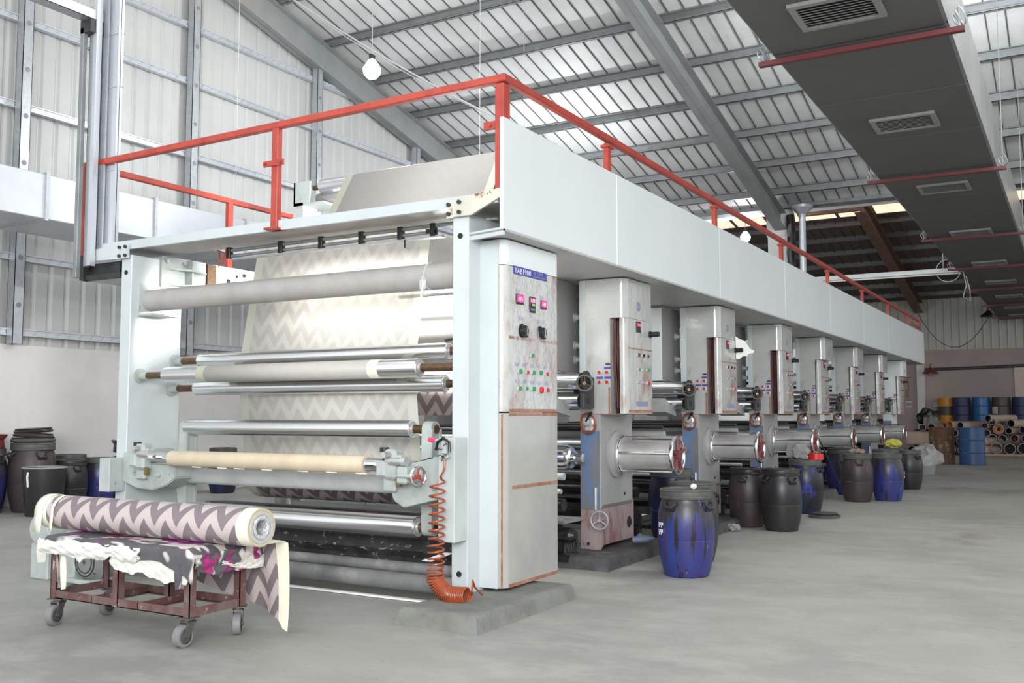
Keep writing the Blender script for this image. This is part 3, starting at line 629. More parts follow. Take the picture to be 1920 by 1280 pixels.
b = nb(); box(b, -5.05, -4.86, 5.105, 5.12, 2.98, 3.02); cyl(b, (-5.03, 5.10, 3.0), (-5.03, 5.09, 3.0), .01, seg=8); cyl(b, (-4.88, 5.10, 3.0), (-4.88, 5.09, 3.0), .01, seg=8); obj('clip', b, 'red', p)
b = nb(); box(b, -7.13, -7.08, 5.12, 5.17, 2.5, 3.25, .004); obj('rail_post', b, 'red', t)
for y in (6.74, 9.5, 12.5, 15.5, 18.5, 21.5):
    b = nb(); box(b, -7.125, -7.075, y-.03, y+.03, 2.55, 3.25, .004); obj('rail_post', b, 'red', t)

# ------------------------------------------------------------------ tall galvanised cable support on the left corner
t = thing('cable_support_frame', (-6.95, 5.1, 2.4), 'tall galvanised channel frame rising from the left front corner of the gantry', 'support frame')
def cchan(x0, x1, y0, y1, z0, z1, th=.004, name='upright', m='galv', par=None):
    b = nb(); box(b, x0, x1, y0, y0+th, z0, z1); box(b, x0, x0+th, y0, y1, z0, z1); box(b, x1-th, x1, y0, y1, z0, z1); return obj(name, b, m, par, smooth=False)
b = nb(); box(b, -6.89, -6.74, 5.17, 5.176, 2.58, 4.72); box(b, -6.745, -6.74, 5.15, 5.2, 2.58, 4.72); obj('wide_strip', b, 'galv_bright', t, smooth=False)
cchan(-6.985, -6.915, 5.06, 5.12, 2.40, 4.58, name='upright', m='galv', par=t)
b = nb(); box(b, -6.925, -6.885, 5.05, 5.10, 2.40, 4.66); obj('polished_edge', b, 'galv_bright', t, smooth=False)
b = nb(); box(b, -7.0, -6.85, 5.13, 5.145, 2.45, 4.68); obj('rear_strip', b, 'galv', t, smooth=False)
b = nb(); box(b, -7.03, -6.985, 5.0, 5.04, 2.30, 4.38, .004); obj('dark_strut', b, 'purlin', t, smooth=False)
b = nb(); box(b, -7.02, -6.90, 2.8, 5.12, 4.44, 4.445); box(b, -7.02, -7.015, 2.8, 5.12, 4.44, 4.52); box(b, -6.905, -6.90, 2.8, 5.12, 4.44, 4.52); obj('top_channel', b, 'galv', t, smooth=False)
b = nb(); box(b, -7.03, -6.90, 5.0, 5.14, 4.33, 4.44); obj('corner_plate', b, 'iron_dark', t)
for z in (3.2, 3.9, 4.35):
    b = nb(); tube(b, [(-6.90, 5.165, z), (-6.735, 5.165, z-.01), (-6.735, 5.21, z-.01), (-6.90, 5.21, z), (-6.90, 5.165, z)], .003, 6); obj('wire_tie', b, 'wire', t)

# ================================================================== winding unit at the near end
ru = thing('winding_unit', (-5.0, 5.2, 0.08), 'near end winding unit of the press with pale frame, rollers and cross pipe', 'machine')
for (x0, x1, s) in ((-3.43, -3.31, 1), (-6.62, -6.50, -1)):
    b = nb(); box(b, x0, x1, 5.15, 5.66, .075, 2.47, .005); fr = obj('frame_plate', b, 'pale', ru)
    b = nb(); xc = (x0+x1)/2
    for z in (2.33, .21): cyl(b, (xc, 5.149, z), (xc, 5.143, z), .018, seg=16)
    obj('bolt_hole', b, 'dark', fr)
    b = nb(); box(b, x0, x1, 5.0, 5.148, .42 if s > 0 else .60, 1.055 if s > 0 else .86, .004); obj('front_box', b, 'pale_dirty', ru)
# left-hand corner bracket casting
b = nb(); X = -6.5
box(b, X, X+.018, 5.43, 5.90, 2.18, 2.50, .003); box(b, X+.018, X+.075, 5.70, 5.715, 2.19, 2.49)
for z in (2.26, 2.39): prism(b, [(X+.018, 5.46, z), (X+.018, 5.88, z), (X+.05, 5.88, z), (X+.11, 5.68, z)], (0, 0, 0), (0, 0, .016))
k = obj('corner_bracket', b, 'cast', ru)
for (y, z) in ((5.48, 2.21), (5.48, 2.46), (5.66, 2.21), (5.66, 2.46)):
    b = nb(); cyl(b, (X+.018, y, z), (X+.038, y, z), .018, seg=8); obj('bolt', b, 'steel_dirty', k)
b = nb(); box(b, X, X+.035, 5.905, 6.0, 2.18, 2.49); obj('brown_plate', b, 'shaft', k)
# big painted cross pipe
b = nb(); cyl(b, (-6.42, 5.33, 2.115), (-3.43, 5.33, 2.115), .088, seg=40); k = obj('cross_pipe', b, 'pipe_paint', ru)
b = nb(); box(b, -6.5, -6.485, 5.22, 5.5, 2.0, 2.24); box(b, -6.5, -6.33, 5.22, 5.5, 1.985, 2.0); obj('mount_plate', b, 'pale_dirty', k)
b = nb(); lathe(b, (-6.485, 5.33, 2.115), (1, 0, 0), [(0, 0), (0, .088), (.065, .088)], 32); obj('pipe_end', b, 'pipe_paint', k)
b = nb(); torus(b, (-3.72, 5.33, 2.115), (1, .05, 0), .092, .006, 24, 6); tube(b, [(-3.73, 5.24, 2.11), (-3.72, 5.235, 2.05), (-3.735, 5.235, 1.99), (-3.72, 5.235, 1.93)], .010, 6); box(b, -3.75, -3.70, 5.23, 5.245, 2.02, 2.09, .005); obj('tape_tie', b, 'film', k)
def roller(y, z, r, x0, x1, par, m='alu', sl=None, sr=None, name='roller', sh='shaft', label=None, sr_r=.028):
    b = nb(); lathe(b, (x0, y, z), (1, 0, 0), [(0, r*.45), (0, r-.003), (.003, r), (x1-x0-.003, r), (x1-x0, r-.003), (x1-x0, r*.45)], 48); o = obj(name, b, m, par, label)
    b = nb(); lathe(b, (x1-.004, y, z), (1, 0, 0), [(0, 0), (0, r*.86), (.007, r*.86), (.007, r*.5), (.02, r*.48), (.02, 0)], 32)
    for k in range(3):
        a = 1+k*2.1; cyl(b, (x1+.003, y+r*.68*math.cos(a), z+r*.68*math.sin(a)), (x1+.006, y+r*.68*math.cos(a), z+r*.68*math.sin(a)), r*.07, seg=8)
    obj('end_cap', b, 'steel_dirty', o)
    b = nb()
    cyl(b, (sl if sl is not None else x0-.05, y, z), (x0+.01, y, z), sr_r, seg=20); obj('shaft', b, sh, o)
    b = nb(); cyl(b, (x1-.01, y, z), (sr if sr is not None else x1+.05, y, z), sr_r, seg=20); obj('shaft', b, sh, o)
    return o
for (y, z, r) in ((5.606, 1.635, .058), (5.258, 1.505, .062), (5.569, 1.408, .057)):
    o = roller(y, z, r, -6.19, -3.755, ru, sl=-6.42, sr=-3.43)
    b = nb(); lathe(b, (-6.5, y, z), (1, 0, 0), [(0, 0), (0, .058), (.016, .058), (.018, .036), (.10, .034), (.10, .028)], 24); obj('bearing_flange', b, 'cast', o)
# swing-arm rollers
o4 = roller(5.38, 1.10, .060, -6.07, -3.90, ru, sl=-6.12, sr=-3.80)
ob = roller(5.40, .445, .074, -6.05, -3.86, ru, sl=-6.12, sr=-3.76, sr_r=.032)
for s in (1, -1):
    xa = -3.795 if s > 0 else -6.12
    for (z0, z1, ze) in ((.86, 1.10, 1), (.70, .445, -1)):
        b = nb(); w = .052
        n = 10; top = [(xa, 5.39+w*math.cos(R(180*i/n)), z1+ze*w*math.sin(R(180*i/n))) for i in range(n+1)]
        prism(b, [(xa, 5.39+w*1.15, z0)]+top+[(xa, 5.39-w*1.15, z0)], (0, 0, 0), (.075, 0, 0))
        a = obj('swing_arm', b, 'cast', ru)
        b = nb(); xe = xa+.075 if s > 0 else xa
        lathe(b, (xe, 5.39, z1), (1, 0, 0), [(0, .0), (.004, .022), (.004, .030), (.012, .030), (.012, .018), (.004, .016), (.004, 0)], 16); obj('bearing_pin', b, 'shaft', a)
        b = nb(); box(b, xa+.06, xa+.085, 5.335, 5.355, min(z0, z1), max(z0, z1)); box(b, xa+.06, xa+.085, 5.43, 5.45, min(z0, z1), max(z0, z1)); obj('arm_rib', b, 'cast', a)
    # big casting block
    if s > 0: P = [(-3.93, .80), (-3.93, .93-.04), (-3.80, .86), (-3.55, .93), (-3.43, .93), (-3.43, .68), (-3.62, .64), (-3.78, .60), (-3.86, .64)]
    else: P = [(-6.50, .68), (-6.50, .90), (-6.3, .93), (-6.0, .84), (-5.92, .84), (-5.9, .72), (-6.0, .66), (-6.15, .62), (-6.34, .63)]
    b = nb(); prism(b, [(x, 5.12, z) for (x, z) in P], (0, 0, 0), (0, .30, 0)); bmesh.ops.bevel(b, geom=b.edges[:], offset=.008, segments=2, affect='EDGES'); k = obj('arm_casting', b, 'cast', ru)
    b = nb(); cx = -3.66 if s > 0 else -6.2
    for (dx, dz, r) in ((-.14, .77-.77, .030), (0, .05, .036), (.12, -.02, .02)): lathe(b, (cx+dx, 5.12, .76+dz), (0, -1, 0), [(0, r), (.014, r), (.018, r*.8), (.018, r*.5), (.03, r*.45), (.03, 0)], 20)
    obj('boss', b, 'cast', k)
    b = nb(); bx = -3.92 if s > 0 else -6.30
    box(b, bx-.02, bx+.05, 5.03, 5.14, .80, .90, .01); box(b, bx+.03, bx+.13, 5.04, 5.14, .78, .975, .018); box(b, bx+.10, bx+.17, 5.05, 5.13, .86, .94, .015)
    box(b, bx, bx+.10, 5.08, 5.16, .70, .80, .01)
    c = obj('core_chuck', b, 'cast', ru)
    b = nb(); cyl(b, (bx+.01, 5.085, .89), (bx+.01, 5.085, .965), .014, seg=12); cyl(b, (bx+.01, 5.085, .955), (bx+.01, 5.085, .985), .030, seg=20); obj('clamp_knob', b, 'rubber', c)
    b = nb(); cyl(b, (bx+.10, 5.02, .90), (bx+.22, 5.02, .90), .022, seg=18); cyl(b, (bx+.20, 5.02, .90), (bx+.235, 5.02, .90), .030, seg=18); cyl(b, (bx+.08, 5.03, .94), (bx+.08, 4.98, .94), .02, seg=14); obj('clamp_spindle', b, 'steel_dirty', c)
    b = nb(); box(b, bx+.12, bx+.15, 5.06, 5.09, .74, .79); obj('brass_block', b, 'brass', c)
def handwheel(par, c, axis, R0, r, rim, spokes, nsp=3, hub=.02, name='handwheel', off=0):
    b = nb(); torus(b, c, axis, R0, r, 32, 10); w = obj(name, b, rim, par)
    b = nb(); d, u, v = frame_of(axis); c = Vector(c)
    for k in range(nsp):
        a = 2*math.pi*k/nsp+off; tube(b, [c-d*.01, c+(u*math.cos(a)+v*math.sin(a))*(R0-.002)], r*.75, 8)
    cyl(b, c-d*.025, c+d*.015, hub, seg=16); obj('spoke', b, spokes, w); return w
handwheel(ru, (-3.545, 4.95, .815), (1, -.25, 0), .058, .009, 'chrome', 'red', 3, .014, off=.4)
b = nb(); cyl(b, (-3.72, 4.98, .815), (-3.55, 4.955, .815), .014, seg=14); box(b, -3.74, -3.66, 4.98, 5.13, .76, .87, .012); obj('wheel_gearbox', b, 'cast', ru)
# grey crossbar behind the core, expanding shaft
b = nb(); box(b, -5.98, -3.84, 5.29, 5.39, .668, .785, .028, 4); obj('crossbar', b, 'bar_paint', ru)
b = nb(); cyl(b, (-6.20, 5.1, .868), (-3.90, 5.1, .868), .044, seg=36); k = obj('expanding_shaft', b, 'chrome', ru)
b = nb()
for x in (-6.02, -4.01): box(b, x-.03, x+.03, 5.05, 5.058, .865, .872)
obj('key_slot', b, 'dark', k)
# low pipes, ink-caked pan and drip plate
b = nb(); cyl(b, (-6.45, 5.30, .19), (-3.45, 5.30, .19), .038, seg=28); obj('low_pipe', b, 'dusty_pipe', ru)
b = nb(); cyl(b, (-6.45, 5.22, .115), (-3.45, 5.22, .115), .055, seg=28); obj('low_pipe', b, 'dusty_pipe', ru)
b = nb(); box(b, -6.40, -3.44, 5.62, 5.66, .12, .25); obj('dust_strip', b, 'inky_pan', ru)
b = nb()
prof = [(5.60, .25), (5.62, .20), (6.1, .20), (6.1, .46), (5.90, .47), (5.72, .42), (5.62, .33)]
prism(b, [(-6.4, y, z) for (y, z) in prof], (0, 0, 0), (2.9, 0, 0)); obj('ink_pan', b, 'inky_pan', ru)
b = nb(); prism(b, [(-3.80, 5.35, .235), (-3.72, 5.35, .235), (-3.55, 5.35, .30), (-3.62, 5.35, .30)], (0, 0, 0), (0, .02, 0)); obj('white_tab', b, 'white_strip', ru)
# cooling drum, rod
b = nb(); lathe(b, (-5.75, 6.35, 1.82), (1, 0, 0), [(0, 0), (0, .23), (1.85, .23), (1.85, 0)], 64); obj('cooling_drum', b, 'alu', ru)
b = nb(); cyl(b, (-3.80, 5.62, 1.71), (-3.43, 5.62, 1.75), .010, seg=10); obj('thin_rod', b, 'iron_dark', ru)
b = nb(); cyl(b, (-4.3, 5.75, 2.10), (-3.43, 5.75, 2.10), .012, seg=10); cyl(b, (-4.3, 5.78, 2.06), (-3.43, 5.78, 2.06), .012, seg=10); obj('thin_rod', b, 'steel_dirty', ru)
b = nb(); box(b, -5.5, -3.45, 6.22, 6.24, 2.27, 2.56); obj('grey_baffle', b, 'hood_grey', ru)
# static bars with black clamps
b = nb(); cyl(b, (-5.80, 5.5, 2.49), (-3.43, 5.5, 2.50), .014, seg=14); cyl(b, (-5.80, 5.50, 2.445), (-3.85, 5.50, 2.455), .012, seg=14); s_ = obj('static_bar', b, 'motor', ru)
b = nb(); box(b, -5.75, -3.75, 5.49, 5.53, 2.415, 2.428); obj('flat_bar', b, 'galv', s_)
for x in (-5.78, -5.23, -4.83, -4.45, -4.1, -3.82):
    b = nb(); box(b, x-.02, x+.02, 5.475, 5.52, 2.425, 2.515, .004); obj('clamp', b, 'rubber', s_)
b = nb(); tube(b, [(-5.88, 5.48, 2.49), (-5.85, 5.47, 2.42), (-5.87, 5.47, 2.36)], .006, 6); tube(b, [(-5.90, 5.48, 2.5), (-5.80, 5.47, 2.47), (-5.84, 5.47, 2.38)], .006, 6); obj('ribbon', b, 'red', s_)
b = nb(); box(b, -3.86, -3.80, 5.46, 5.49, 2.44, 2.47); box(b, -4.06, -4.05, 5.48, 5.485, 2.36, 2.42); obj('plug', b, 'rubber', s_)
# overhead idler
b = nb(); lathe(b, (-6.13, 6.98, 3.345), (1, 0, 0), [(0, 0), (0, .07), (2.5, .07), (2.5, 0)], 40); o = obj('overhead_roller', b, 'alu', ru)
b = nb(); cyl(b, (-6.24, 6.98, 3.345), (-6.12, 6.98, 3.345), .024, seg=16); obj('shaft', b, 'shaft', o)
b = nb(); box(b, -6.42, -6.22, 6.9, 6.92, 3.19, 3.40); box(b, -6.42, -6.05, 6.9, 7.2, 3.17, 3.19); box(b, -6.42, -6.40, 6.9, 7.2, 3.19, 3.40); box(b, -6.42, -6.3, 6.9, 7.1, 2.4, 3.2); obj('roller_bracket', b, 'pale_dirty', o, smooth=False)
b = nb(); box(b, -6.25, -5.9, 7.0, 7.2, 3.2, 3.30, .03, 3); obj('air_box', b, 'hood_grey', o)
# concrete pads
def pad(x0, x1, y0, y1, h, m, label, grp='concrete pads under the press frame'):
    random.seed(int(y0*10+x0*7)); b = nb(); nx, ny = 9, 14; g = []
    def ins(i, n): return .018*((i == 0)-(i == n))
    top = [[b.verts.new((x0+(x1-x0)*i/nx+ins(i, nx)+(random.random()-.5)*.012, y0+(y1-y0)*j/ny+ins(j, ny)+(random.random()-.5)*.012, h-random.random()*.006)) for i in range(nx+1)] for j in range(ny+1)]
    for j in range(ny):
        for i in range(nx): b.faces.new((top[j][i], top[j][i+1], top[j+1][i+1], top[j+1][i]))
    ring = [(0, i) for i in range(nx+1)]+[(j, nx) for j in range(1, ny+1)]+[(ny, i) for i in range(nx-1, -1, -1)]+[(j, 0) for j in range(ny-1, 0, -1)]
    prev = [top[j][i] for j, i in ring]
    for zz, o_ in ((h*.75, .012), (h*.35, .016), (0, .03)):
        cur = []
        for (j, i), v in zip(ring, prev):
            dx = (i == nx)-(i == 0); dy = (j == ny)-(j == 0); xx = x0+(x1-x0)*i/nx+dx*(o_-.012+.008*random.random()); yy = y0+(y1-y0)*j/ny+dy*(o_-.012+.008*random.random())
            cur.append(b.verts.new((xx, yy, zz)))
        for k in range(len(ring)): b.faces.new((prev[k], prev[(k+1) % len(ring)], cur[(k+1) % len(ring)], cur[k]))
        prev = cur
    o = tag(obj('concrete_pad', b, m, ang=45), label, 'concrete pad', grp); recenter(o, ((x0+x1)/2, (y0+y1)/2, 0)); return o
pad(-3.42, -2.90, 4.60, 5.78, .10, 'concrete', 'grey concrete pad under the near right leg of the press, coil hose resting on it')
pad(-6.9, -5.95, 4.97, 6.0, .075, 'concrete', 'grey concrete pad under the near left leg, behind the cart')
b = nb(); prism(b, [(-5.4, 5.17, .004), (-3.60, 5.17, .004), (-3.60, 5.205, .004), (-5.4, 5.205, .004)], (0, 0, 0), (0, 0, .012)); o = tag(obj('white_floor_strip', b, 'white_strip'), 'thin white strip lying on the floor under the winding unit', 'batten'); recenter(o, (-4.5, 5.19, 0))  # thin white slab flat on the floor

# ================================================================== paper
sheet_path = [(7.5, 3.42), (6.98, 3.419)]+arc(6.98, 3.345, .0735, 95, 148, 8)+[(6.66, 2.96), (6.50, 2.72), (6.2, 2.66)]
o = sheet('overhead_web', sheet_path, -5.80, -4.07, 'web_back'); tag(o, 'beige back of the paper web sloping down over the top roller behind the deck', 'paper web')
web = [(5.87, 2.72), (5.82, 2.50), (5.745, 2.12), (5.668, 1.70), (5.664, 1.635), (5.66, 1.50), (5.655, 1.38), (5.69, 1.10), (5.727, .80)]+arc(5.93, .73, .203, 165, 190, 4)
o = sheet('printed_web', web, -5.80, -4.07, 'chev_backlit'); tag(o, 'backlit pale chevron patterned paper web hanging down through the winding unit', 'paper web')
wrap = [(5.57, 1.565), (5.30, 1.568)]+arc(5.258, 1.505, .0635, 75, 290, 22)+[(5.50, 1.448), (5.56, 1.47)]
o = sheet('looped_web', wrap, -5.80, -4.07, 'web_back'); tag(o, 'beige paper wrapped round the middle front roller between the upper and lower rollers', 'paper web')
t = thing('printed_roll', (-5, 5.93, .73), 'mauve chevron wallpaper roll winding up low under the grey crossbar', 'paper roll')
sheet('paper_layer', arc(5.93, .73, .200, 0, 360, 48), -5.80, -4.07, 'chev_dark', t, thick=0)
b = nb()
for x in (-5.80, -4.07): b = nb(); lathe(b, (x, 5.93, .73), (1, 0, 0), [(-.002, .199), (-.002, .05), (.002, .05), (.002, .199)], 40, closed=True); obj('roll_end', b, 'cream', t)
b = nb(); cyl(b, (-6.1, 5.93, .73), (-3.8, 5.93, .73), .04, seg=20); obj('core_bar', b, 'chrome', t)
t = thing('kraft_core', (-5, 5.1, .868), 'tan kraft paper core tube clamped on the chrome shaft in front', 'core tube')
b = nb(); lathe(b, (-5.92, 5.1, .868), (1, 0, 0), [(0, .045), (0, .0575), (.004, .059), (1.85, .059), (1.854, .0575), (1.854, .045)], 40, closed=True); obj('tube_wall', b, 'tan', t)
b = nb(); random.seed(2)
for k in range(7): x = -5.75+k*.26+random.random()*.1; cyl(b, (x, 5.06, .813), (x+.09, 5.06, .812), .004, seg=6)
obj('paper_scrap', b, 'cream', t)
o = sheet('first_station_web', [(6.75, 1.52), (6.72, 1.40), (6.70, 1.19)], -5.75, -3.62, 'chev_dark', nx=1); tag(o, 'dark mauve chevron web crossing behind the right leg of the winding unit', 'paper web')

# ================================================================== control cabinet
cc = thing('control_cabinet', (-3.25, 5.3, .1), 'tall control cabinet wrapped in ink-smeared clear film, with red displays and buttons', 'control cabinet')
def plan(bm, x0, x1, y0, y1, z0, z1, r, n=8):
    P = [(x0, y0), (x1-r, y0)]+[(x1-r+r*math.sin(R(90*i/n)), y0+r-r*math.cos(R(90*i/n))) for i in range(1, n+1)]+[(x1, y1), (x0, y1)]
    return prism(bm, [(x, y, z0) for (x, y) in P], (0, 0, 0), (0, 0, z1-z0))
b = nb(); box(b, -3.31, -3.178, 5.29, 5.305, .115, 2.31); obj('front_plate', b, 'pale', cc)
FX = -3.135
b = nb(); plan(b, -3.30, FX, 5.305, 6.02, 2.155, 2.315, .06); obj('top_section', b, 'panel', cc)
b = nb(); plan(b, -3.30, FX, 5.305, 6.02, 1.215, 2.150, .06); obj('control_section', b, 'film_face', cc)
b = nb(); plan(b, -3.30, FX, 5.305, 6.02, .115, 1.205, .06); obj('lower_door', b, 'film_clean', cc)
b = nb()
for (z, h, y0) in ((1.69, .018, 5.36), (1.222, .02, 5.36), (1.196, .016, 5.36), (.735, .022, 5.40), (.125, .022, 5.36)): box(b, FX, FX+.002, y0, 6.02, z-h/2, z+h/2)
box(b, FX-.055, FX-.02, 5.312, 5.316, .12, 1.2)
obj('sealing_tape', b, 'tape', cc)
def F(q):  # point on the cabinet face, from values measured on the plane X=-3.18
    k = (-FX)/3.18; return q[0]*k, 1.2+(q[1]-1.2)*k
b = nb(); (y0, z0) = F((5.488, 2.112)); (y1, z1) = F((5.947, 2.165)); box(b, FX, FX+.004, y0, y1, 2.105, 2.158); npl = obj('nameplate', b, 'blue_label', cc)
textmesh('lettering', 'YAB1900', .052, 'white_text', npl, (FX+.0045, y0+.012, 2.113), (0, 1, 0), (0, 0, 1), .0006)
textmesh('characters', '\u65b0 \u98de \u673a \u68b0', .024, 'blue_faded', npl, (FX+.0045, y0+.275, 2.133), (0, 1, 0), (0, 0, 1), .0006)
b = nb(); box(b, FX+.004, FX+.005, y0+.26, y1-.01, 2.119, 2.122); box(b, FX+.004, FX+.005, y0+.26, y1-.03, 2.113, 2.116); obj('small_print', b, 'blue_faded', npl)
def disp(q, w, h, txt, dark=False):
    y, z = F(q); b = nb(); box(b, FX, FX+.012, y-w/2, y+w/2, z-h/2, z+h/2, .003); o = obj('digital_display', b, 'rubber', cc)
    if dark:
        b = nb(); box(b, FX+.012, FX+.014, y-w*.42, y+w*.42, z+h*.12, z+h*.40); obj('lit_field', b, 'led_red', o)
        b = nb(); box(b, FX+.012, FX+.014, y-w*.1, y+w*.3, z-h*.06, z+h*.05); obj('green_field', b, 'led_green', o)
        textmesh('digits', txt, h*.3, 'led_digit', o, (FX+.0145, y-w*.38, z+h*.16), (0, 1, 0), (0, 0, 1), .0005)
        b = nb()
        for k in range(4): box(b, FX+.012, FX+.014, y-w*.34+k*w*.18, y-w*.24+k*w*.18, z-h*.38, z-h*.26)
        obj('key', b, 'blue_faded', o)
    else:
        b = nb(); box(b, FX+.012, FX+.014, y-w*.42, y+w*.45, z-h*.30, z+h*.42, .001); obj('lit_field', b, 'led_red', o)
        textmesh('digits', txt, h*.52, 'led_digit', o, (FX+.0145, y-w*.3, z-h*.12), (0, 1, 0), (0, 0, 1), .0005)
disp((5.565, 1.955), .095, .065, '125'); disp((5.735, 1.935), .075, .105, '673', True); disp((5.895, 1.95), .085, .06, '-88')
for q in ((5.601, 1.749), (5.852, 1.753)):
    y, z = F(q); b = nb(); lathe(b, (FX, y, z), (1, 0, 0), [(0, .046), (.006, .046), (.008, .036), (.035, .034), (.038, .030), (.038, 0)], 24); box(b, FX+.02, FX+.045, y-.012, y+.012, z-.045, z+.03, .006); d = obj('rotary_dial', b, 'rubber', cc)
    b = nb(); box(b, FX+.045, FX+.046, y-.002, y+.002, z-.03, z+.02); obj('pointer', b, 'white_text', d)
def button(q, m, r=.014, par=None, X=None, use=True, ring='galv_bright', name='push_button', ln=.022):
    y, z = F(q) if use else q; X = FX if X is None else X
    b = nb(); lathe(b, (X, y, z), (1, 0, 0), [(0, r*1.25), (ln*.4, r*1.25), (ln*.45, r)], 18); o = obj(name, b, ring, par or cc)
    b = nb(); lathe(b, (X+ln*.4, y, z), (1, 0, 0), [(0, r*.95), (ln*.55, r*.95), (ln*.6, r*.8), (ln*.6, 0)], 18); obj('cap', b, m, o); return o
for q, mm, r in (((5.731, 1.593), 'btn_green', .012), ((5.565, 1.48), 'btn_green', .015), ((5.665, 1.476), 'btn_red', .010), ((5.746, 1.479), 'btn_green', .013), ((5.843, 1.479), 'btn_green', .015), ((5.936, 1.475), 'btn_red', .013),
                 ((5.558, 1.367), 'btn_green', .014), ((5.65, 1.369), 'btn_green', .011), ((5.745, 1.368), 'btn_green', .015), ((5.85, 1.362), 'btn_red', .024), ((5.943, 1.364), 'btn_red', .014)): button(q, mm, r)
b = nb()
for (yy, zz) in ((5.535, 1.525), (5.635, 1.525), (5.74, 1.522), (5.835, 1.525), (5.925, 1.52), (5.535, 1.413), (5.64, 1.413), (5.74, 1.412), (5.845, 1.41), (5.94, 1.41), (5.55, 2.01), (5.875, 2.0), (5.59, 1.83), (5.845, 1.83)):
    y, z = F((yy, zz)); box(b, FX, FX+.0025, y-.027, y+.027, z-.011, z+.011)
obj('label_strip', b, 'blue_faded', cc)
# crumpled film over the control face
b = nb(); ny, nz = 40, 50; random.seed(11); g = []
for j in range(nz+1):
    g.append([b.verts.new((FX+.003+.011*(.5+.5*math.sin(9*(i/ny)+7*(j/nz)+1.6*math.sin(8*j/nz+2*i/ny)))**3*math.sin(math.pi*i/ny)+.0015*random.random(), 5.41+.59*i/ny, 1.235+.86*j/nz)) for i in range(ny+1)])
for j in range(nz):
    for i in range(ny): b.faces.new((g[j][i], g[j][i+1], g[j+1][i+1], g[j+1][i]))
o = obj('clear_film', b, 'film', cc, ang=180); 

# ------------------------------------------------------------------ air gun and coil hose on the right leg
t = thing('coil_air_hose', (-3.37, 4.96, .5), 'orange brown coiled air hose hanging from an air gun on the right leg', 'air hose')
pts = [(-3.36, 4.965, .93), (-3.355, 4.96, .89), (-3.36, 4.955, .85), (-3.385, 4.955, .82)]
turns = 15; N = turns*22; zt, zb = .80, .20
for i in range(N+1):
    f = i/N; a = 2*math.pi*turns*f; rr = .045+.004*f
    z = zt-(zt-zb)*(1-(1-f)**1.5)
    pts.append((-3.39+rr*math.sin(a)-.012*f, 4.935-.0*f+rr*math.cos(a), z))
turns2 = 20; cx, cy = -3.40, 4.93
for i in range(1, turns2*22+1):
    f = i/(turns2*22); a = 2*math.pi*(turns+turns2*f); th = f*math.pi*.5
    L = .20*f; px = cx-.002+.25*f; pz = .20-.085*math.sin(min(1, f*1.6)*math.pi/2)+.01*f; py = cy-.03*math.sin(f*2.2)
    dx, dz = math.cos(R(-80+80*min(1, f*1.6))), math.sin(R(-80+80*min(1, f*1.6)))
    rr = .049
    pts.append((px+rr*math.sin(a)*(-dz), py+rr*math.cos(a), pz+rr*math.sin(a)*dx+.008))
pts += [(-3.13, 4.92, .16), (-3.145, 4.95, .22), (-3.16, 5.0, .17), (-3.17, 5.1, .11)]
b = nb(); tube(b, pts, .0062, 7); obj('coil', b, 'hose', t)
b = nb(); box(b, -3.385, -3.345, 4.955, 4.985, .955, 1.04, .008); box(b, -3.40, -3.33, 4.955, 4.985, .93, .955, .006); cyl(b, (-3.37, 4.97, 1.045), (-3.44, 4.965, 1.035), .009, seg=10); g = obj('air_gun', b, 'cast', t)
b = nb(); tube(b, [(-3.42, 4.96, .98), (-3.40, 4.95, 1.03), (-3.36, 4.95, 1.055), (-3.32, 4.955, 1.03), (-3.315, 4.955, .97)], .009, 8); random.seed(9)
for k in range(10): a = random.random()*6.28; p = Vector((-3.355+.03*math.cos(a), 4.95, .985+.05*math.sin(a))); tube(b, [p, p+Vector(((random.random()-.5)*.05, -.01, (random.random()-.5)*.05))], .003, 5)
obj('grimy_strap', b, 'rubber', g)
b = nb(); lathe(b, (-3.425, 4.96, 1.04), (-1, 0, .08), [(0, 0), (.005, .014), (.03, .016), (.05, .012), (.055, 0)], 14); obj('nozzle_cap', b, 'pink', g)

# shaded work lamp inside the machine behind the web, next to the right frame
LX, LY, LZ = -4.38, 6.78, 2.14
t = thing('work_lamp', (LX, LY, LZ), 'lit shaded work lamp fixed inside the press behind the right frame leg', 'lamp')
b = nb(); box(b, LX+.09, LX+.10, LY-.16, LY+.12, LZ-.22, LZ+.2); box(b, LX-.12, LX+.10, LY+.12, LY+.13, LZ-.22, LZ+.2); box(b, LX-.12, LX+.10, LY-.16, LY+.13, LZ+.19, LZ+.2); obj('lamp_shade', b, 'pale', t, smooth=False)  # added plates that shield the soffit and stations from the bulb
b = nb(); lathe(b, (LX, LY, LZ-.05), (0, 0, 1), [(0, 0), (.01, .03), (.05, .045), (.09, .03), (.10, 0)], 20); obj('bulb', b, 'bulb', t)
l = bpy.data.lights.new('work_light', 'POINT'); l.energy = 210; l.shadow_soft_size = .09; l.color = (1.0, .98, .95)
o = bpy.data.objects.new('work_light', l); COL.objects.link(o); o.location = (LX-.04, LY-.08, LZ+.06)
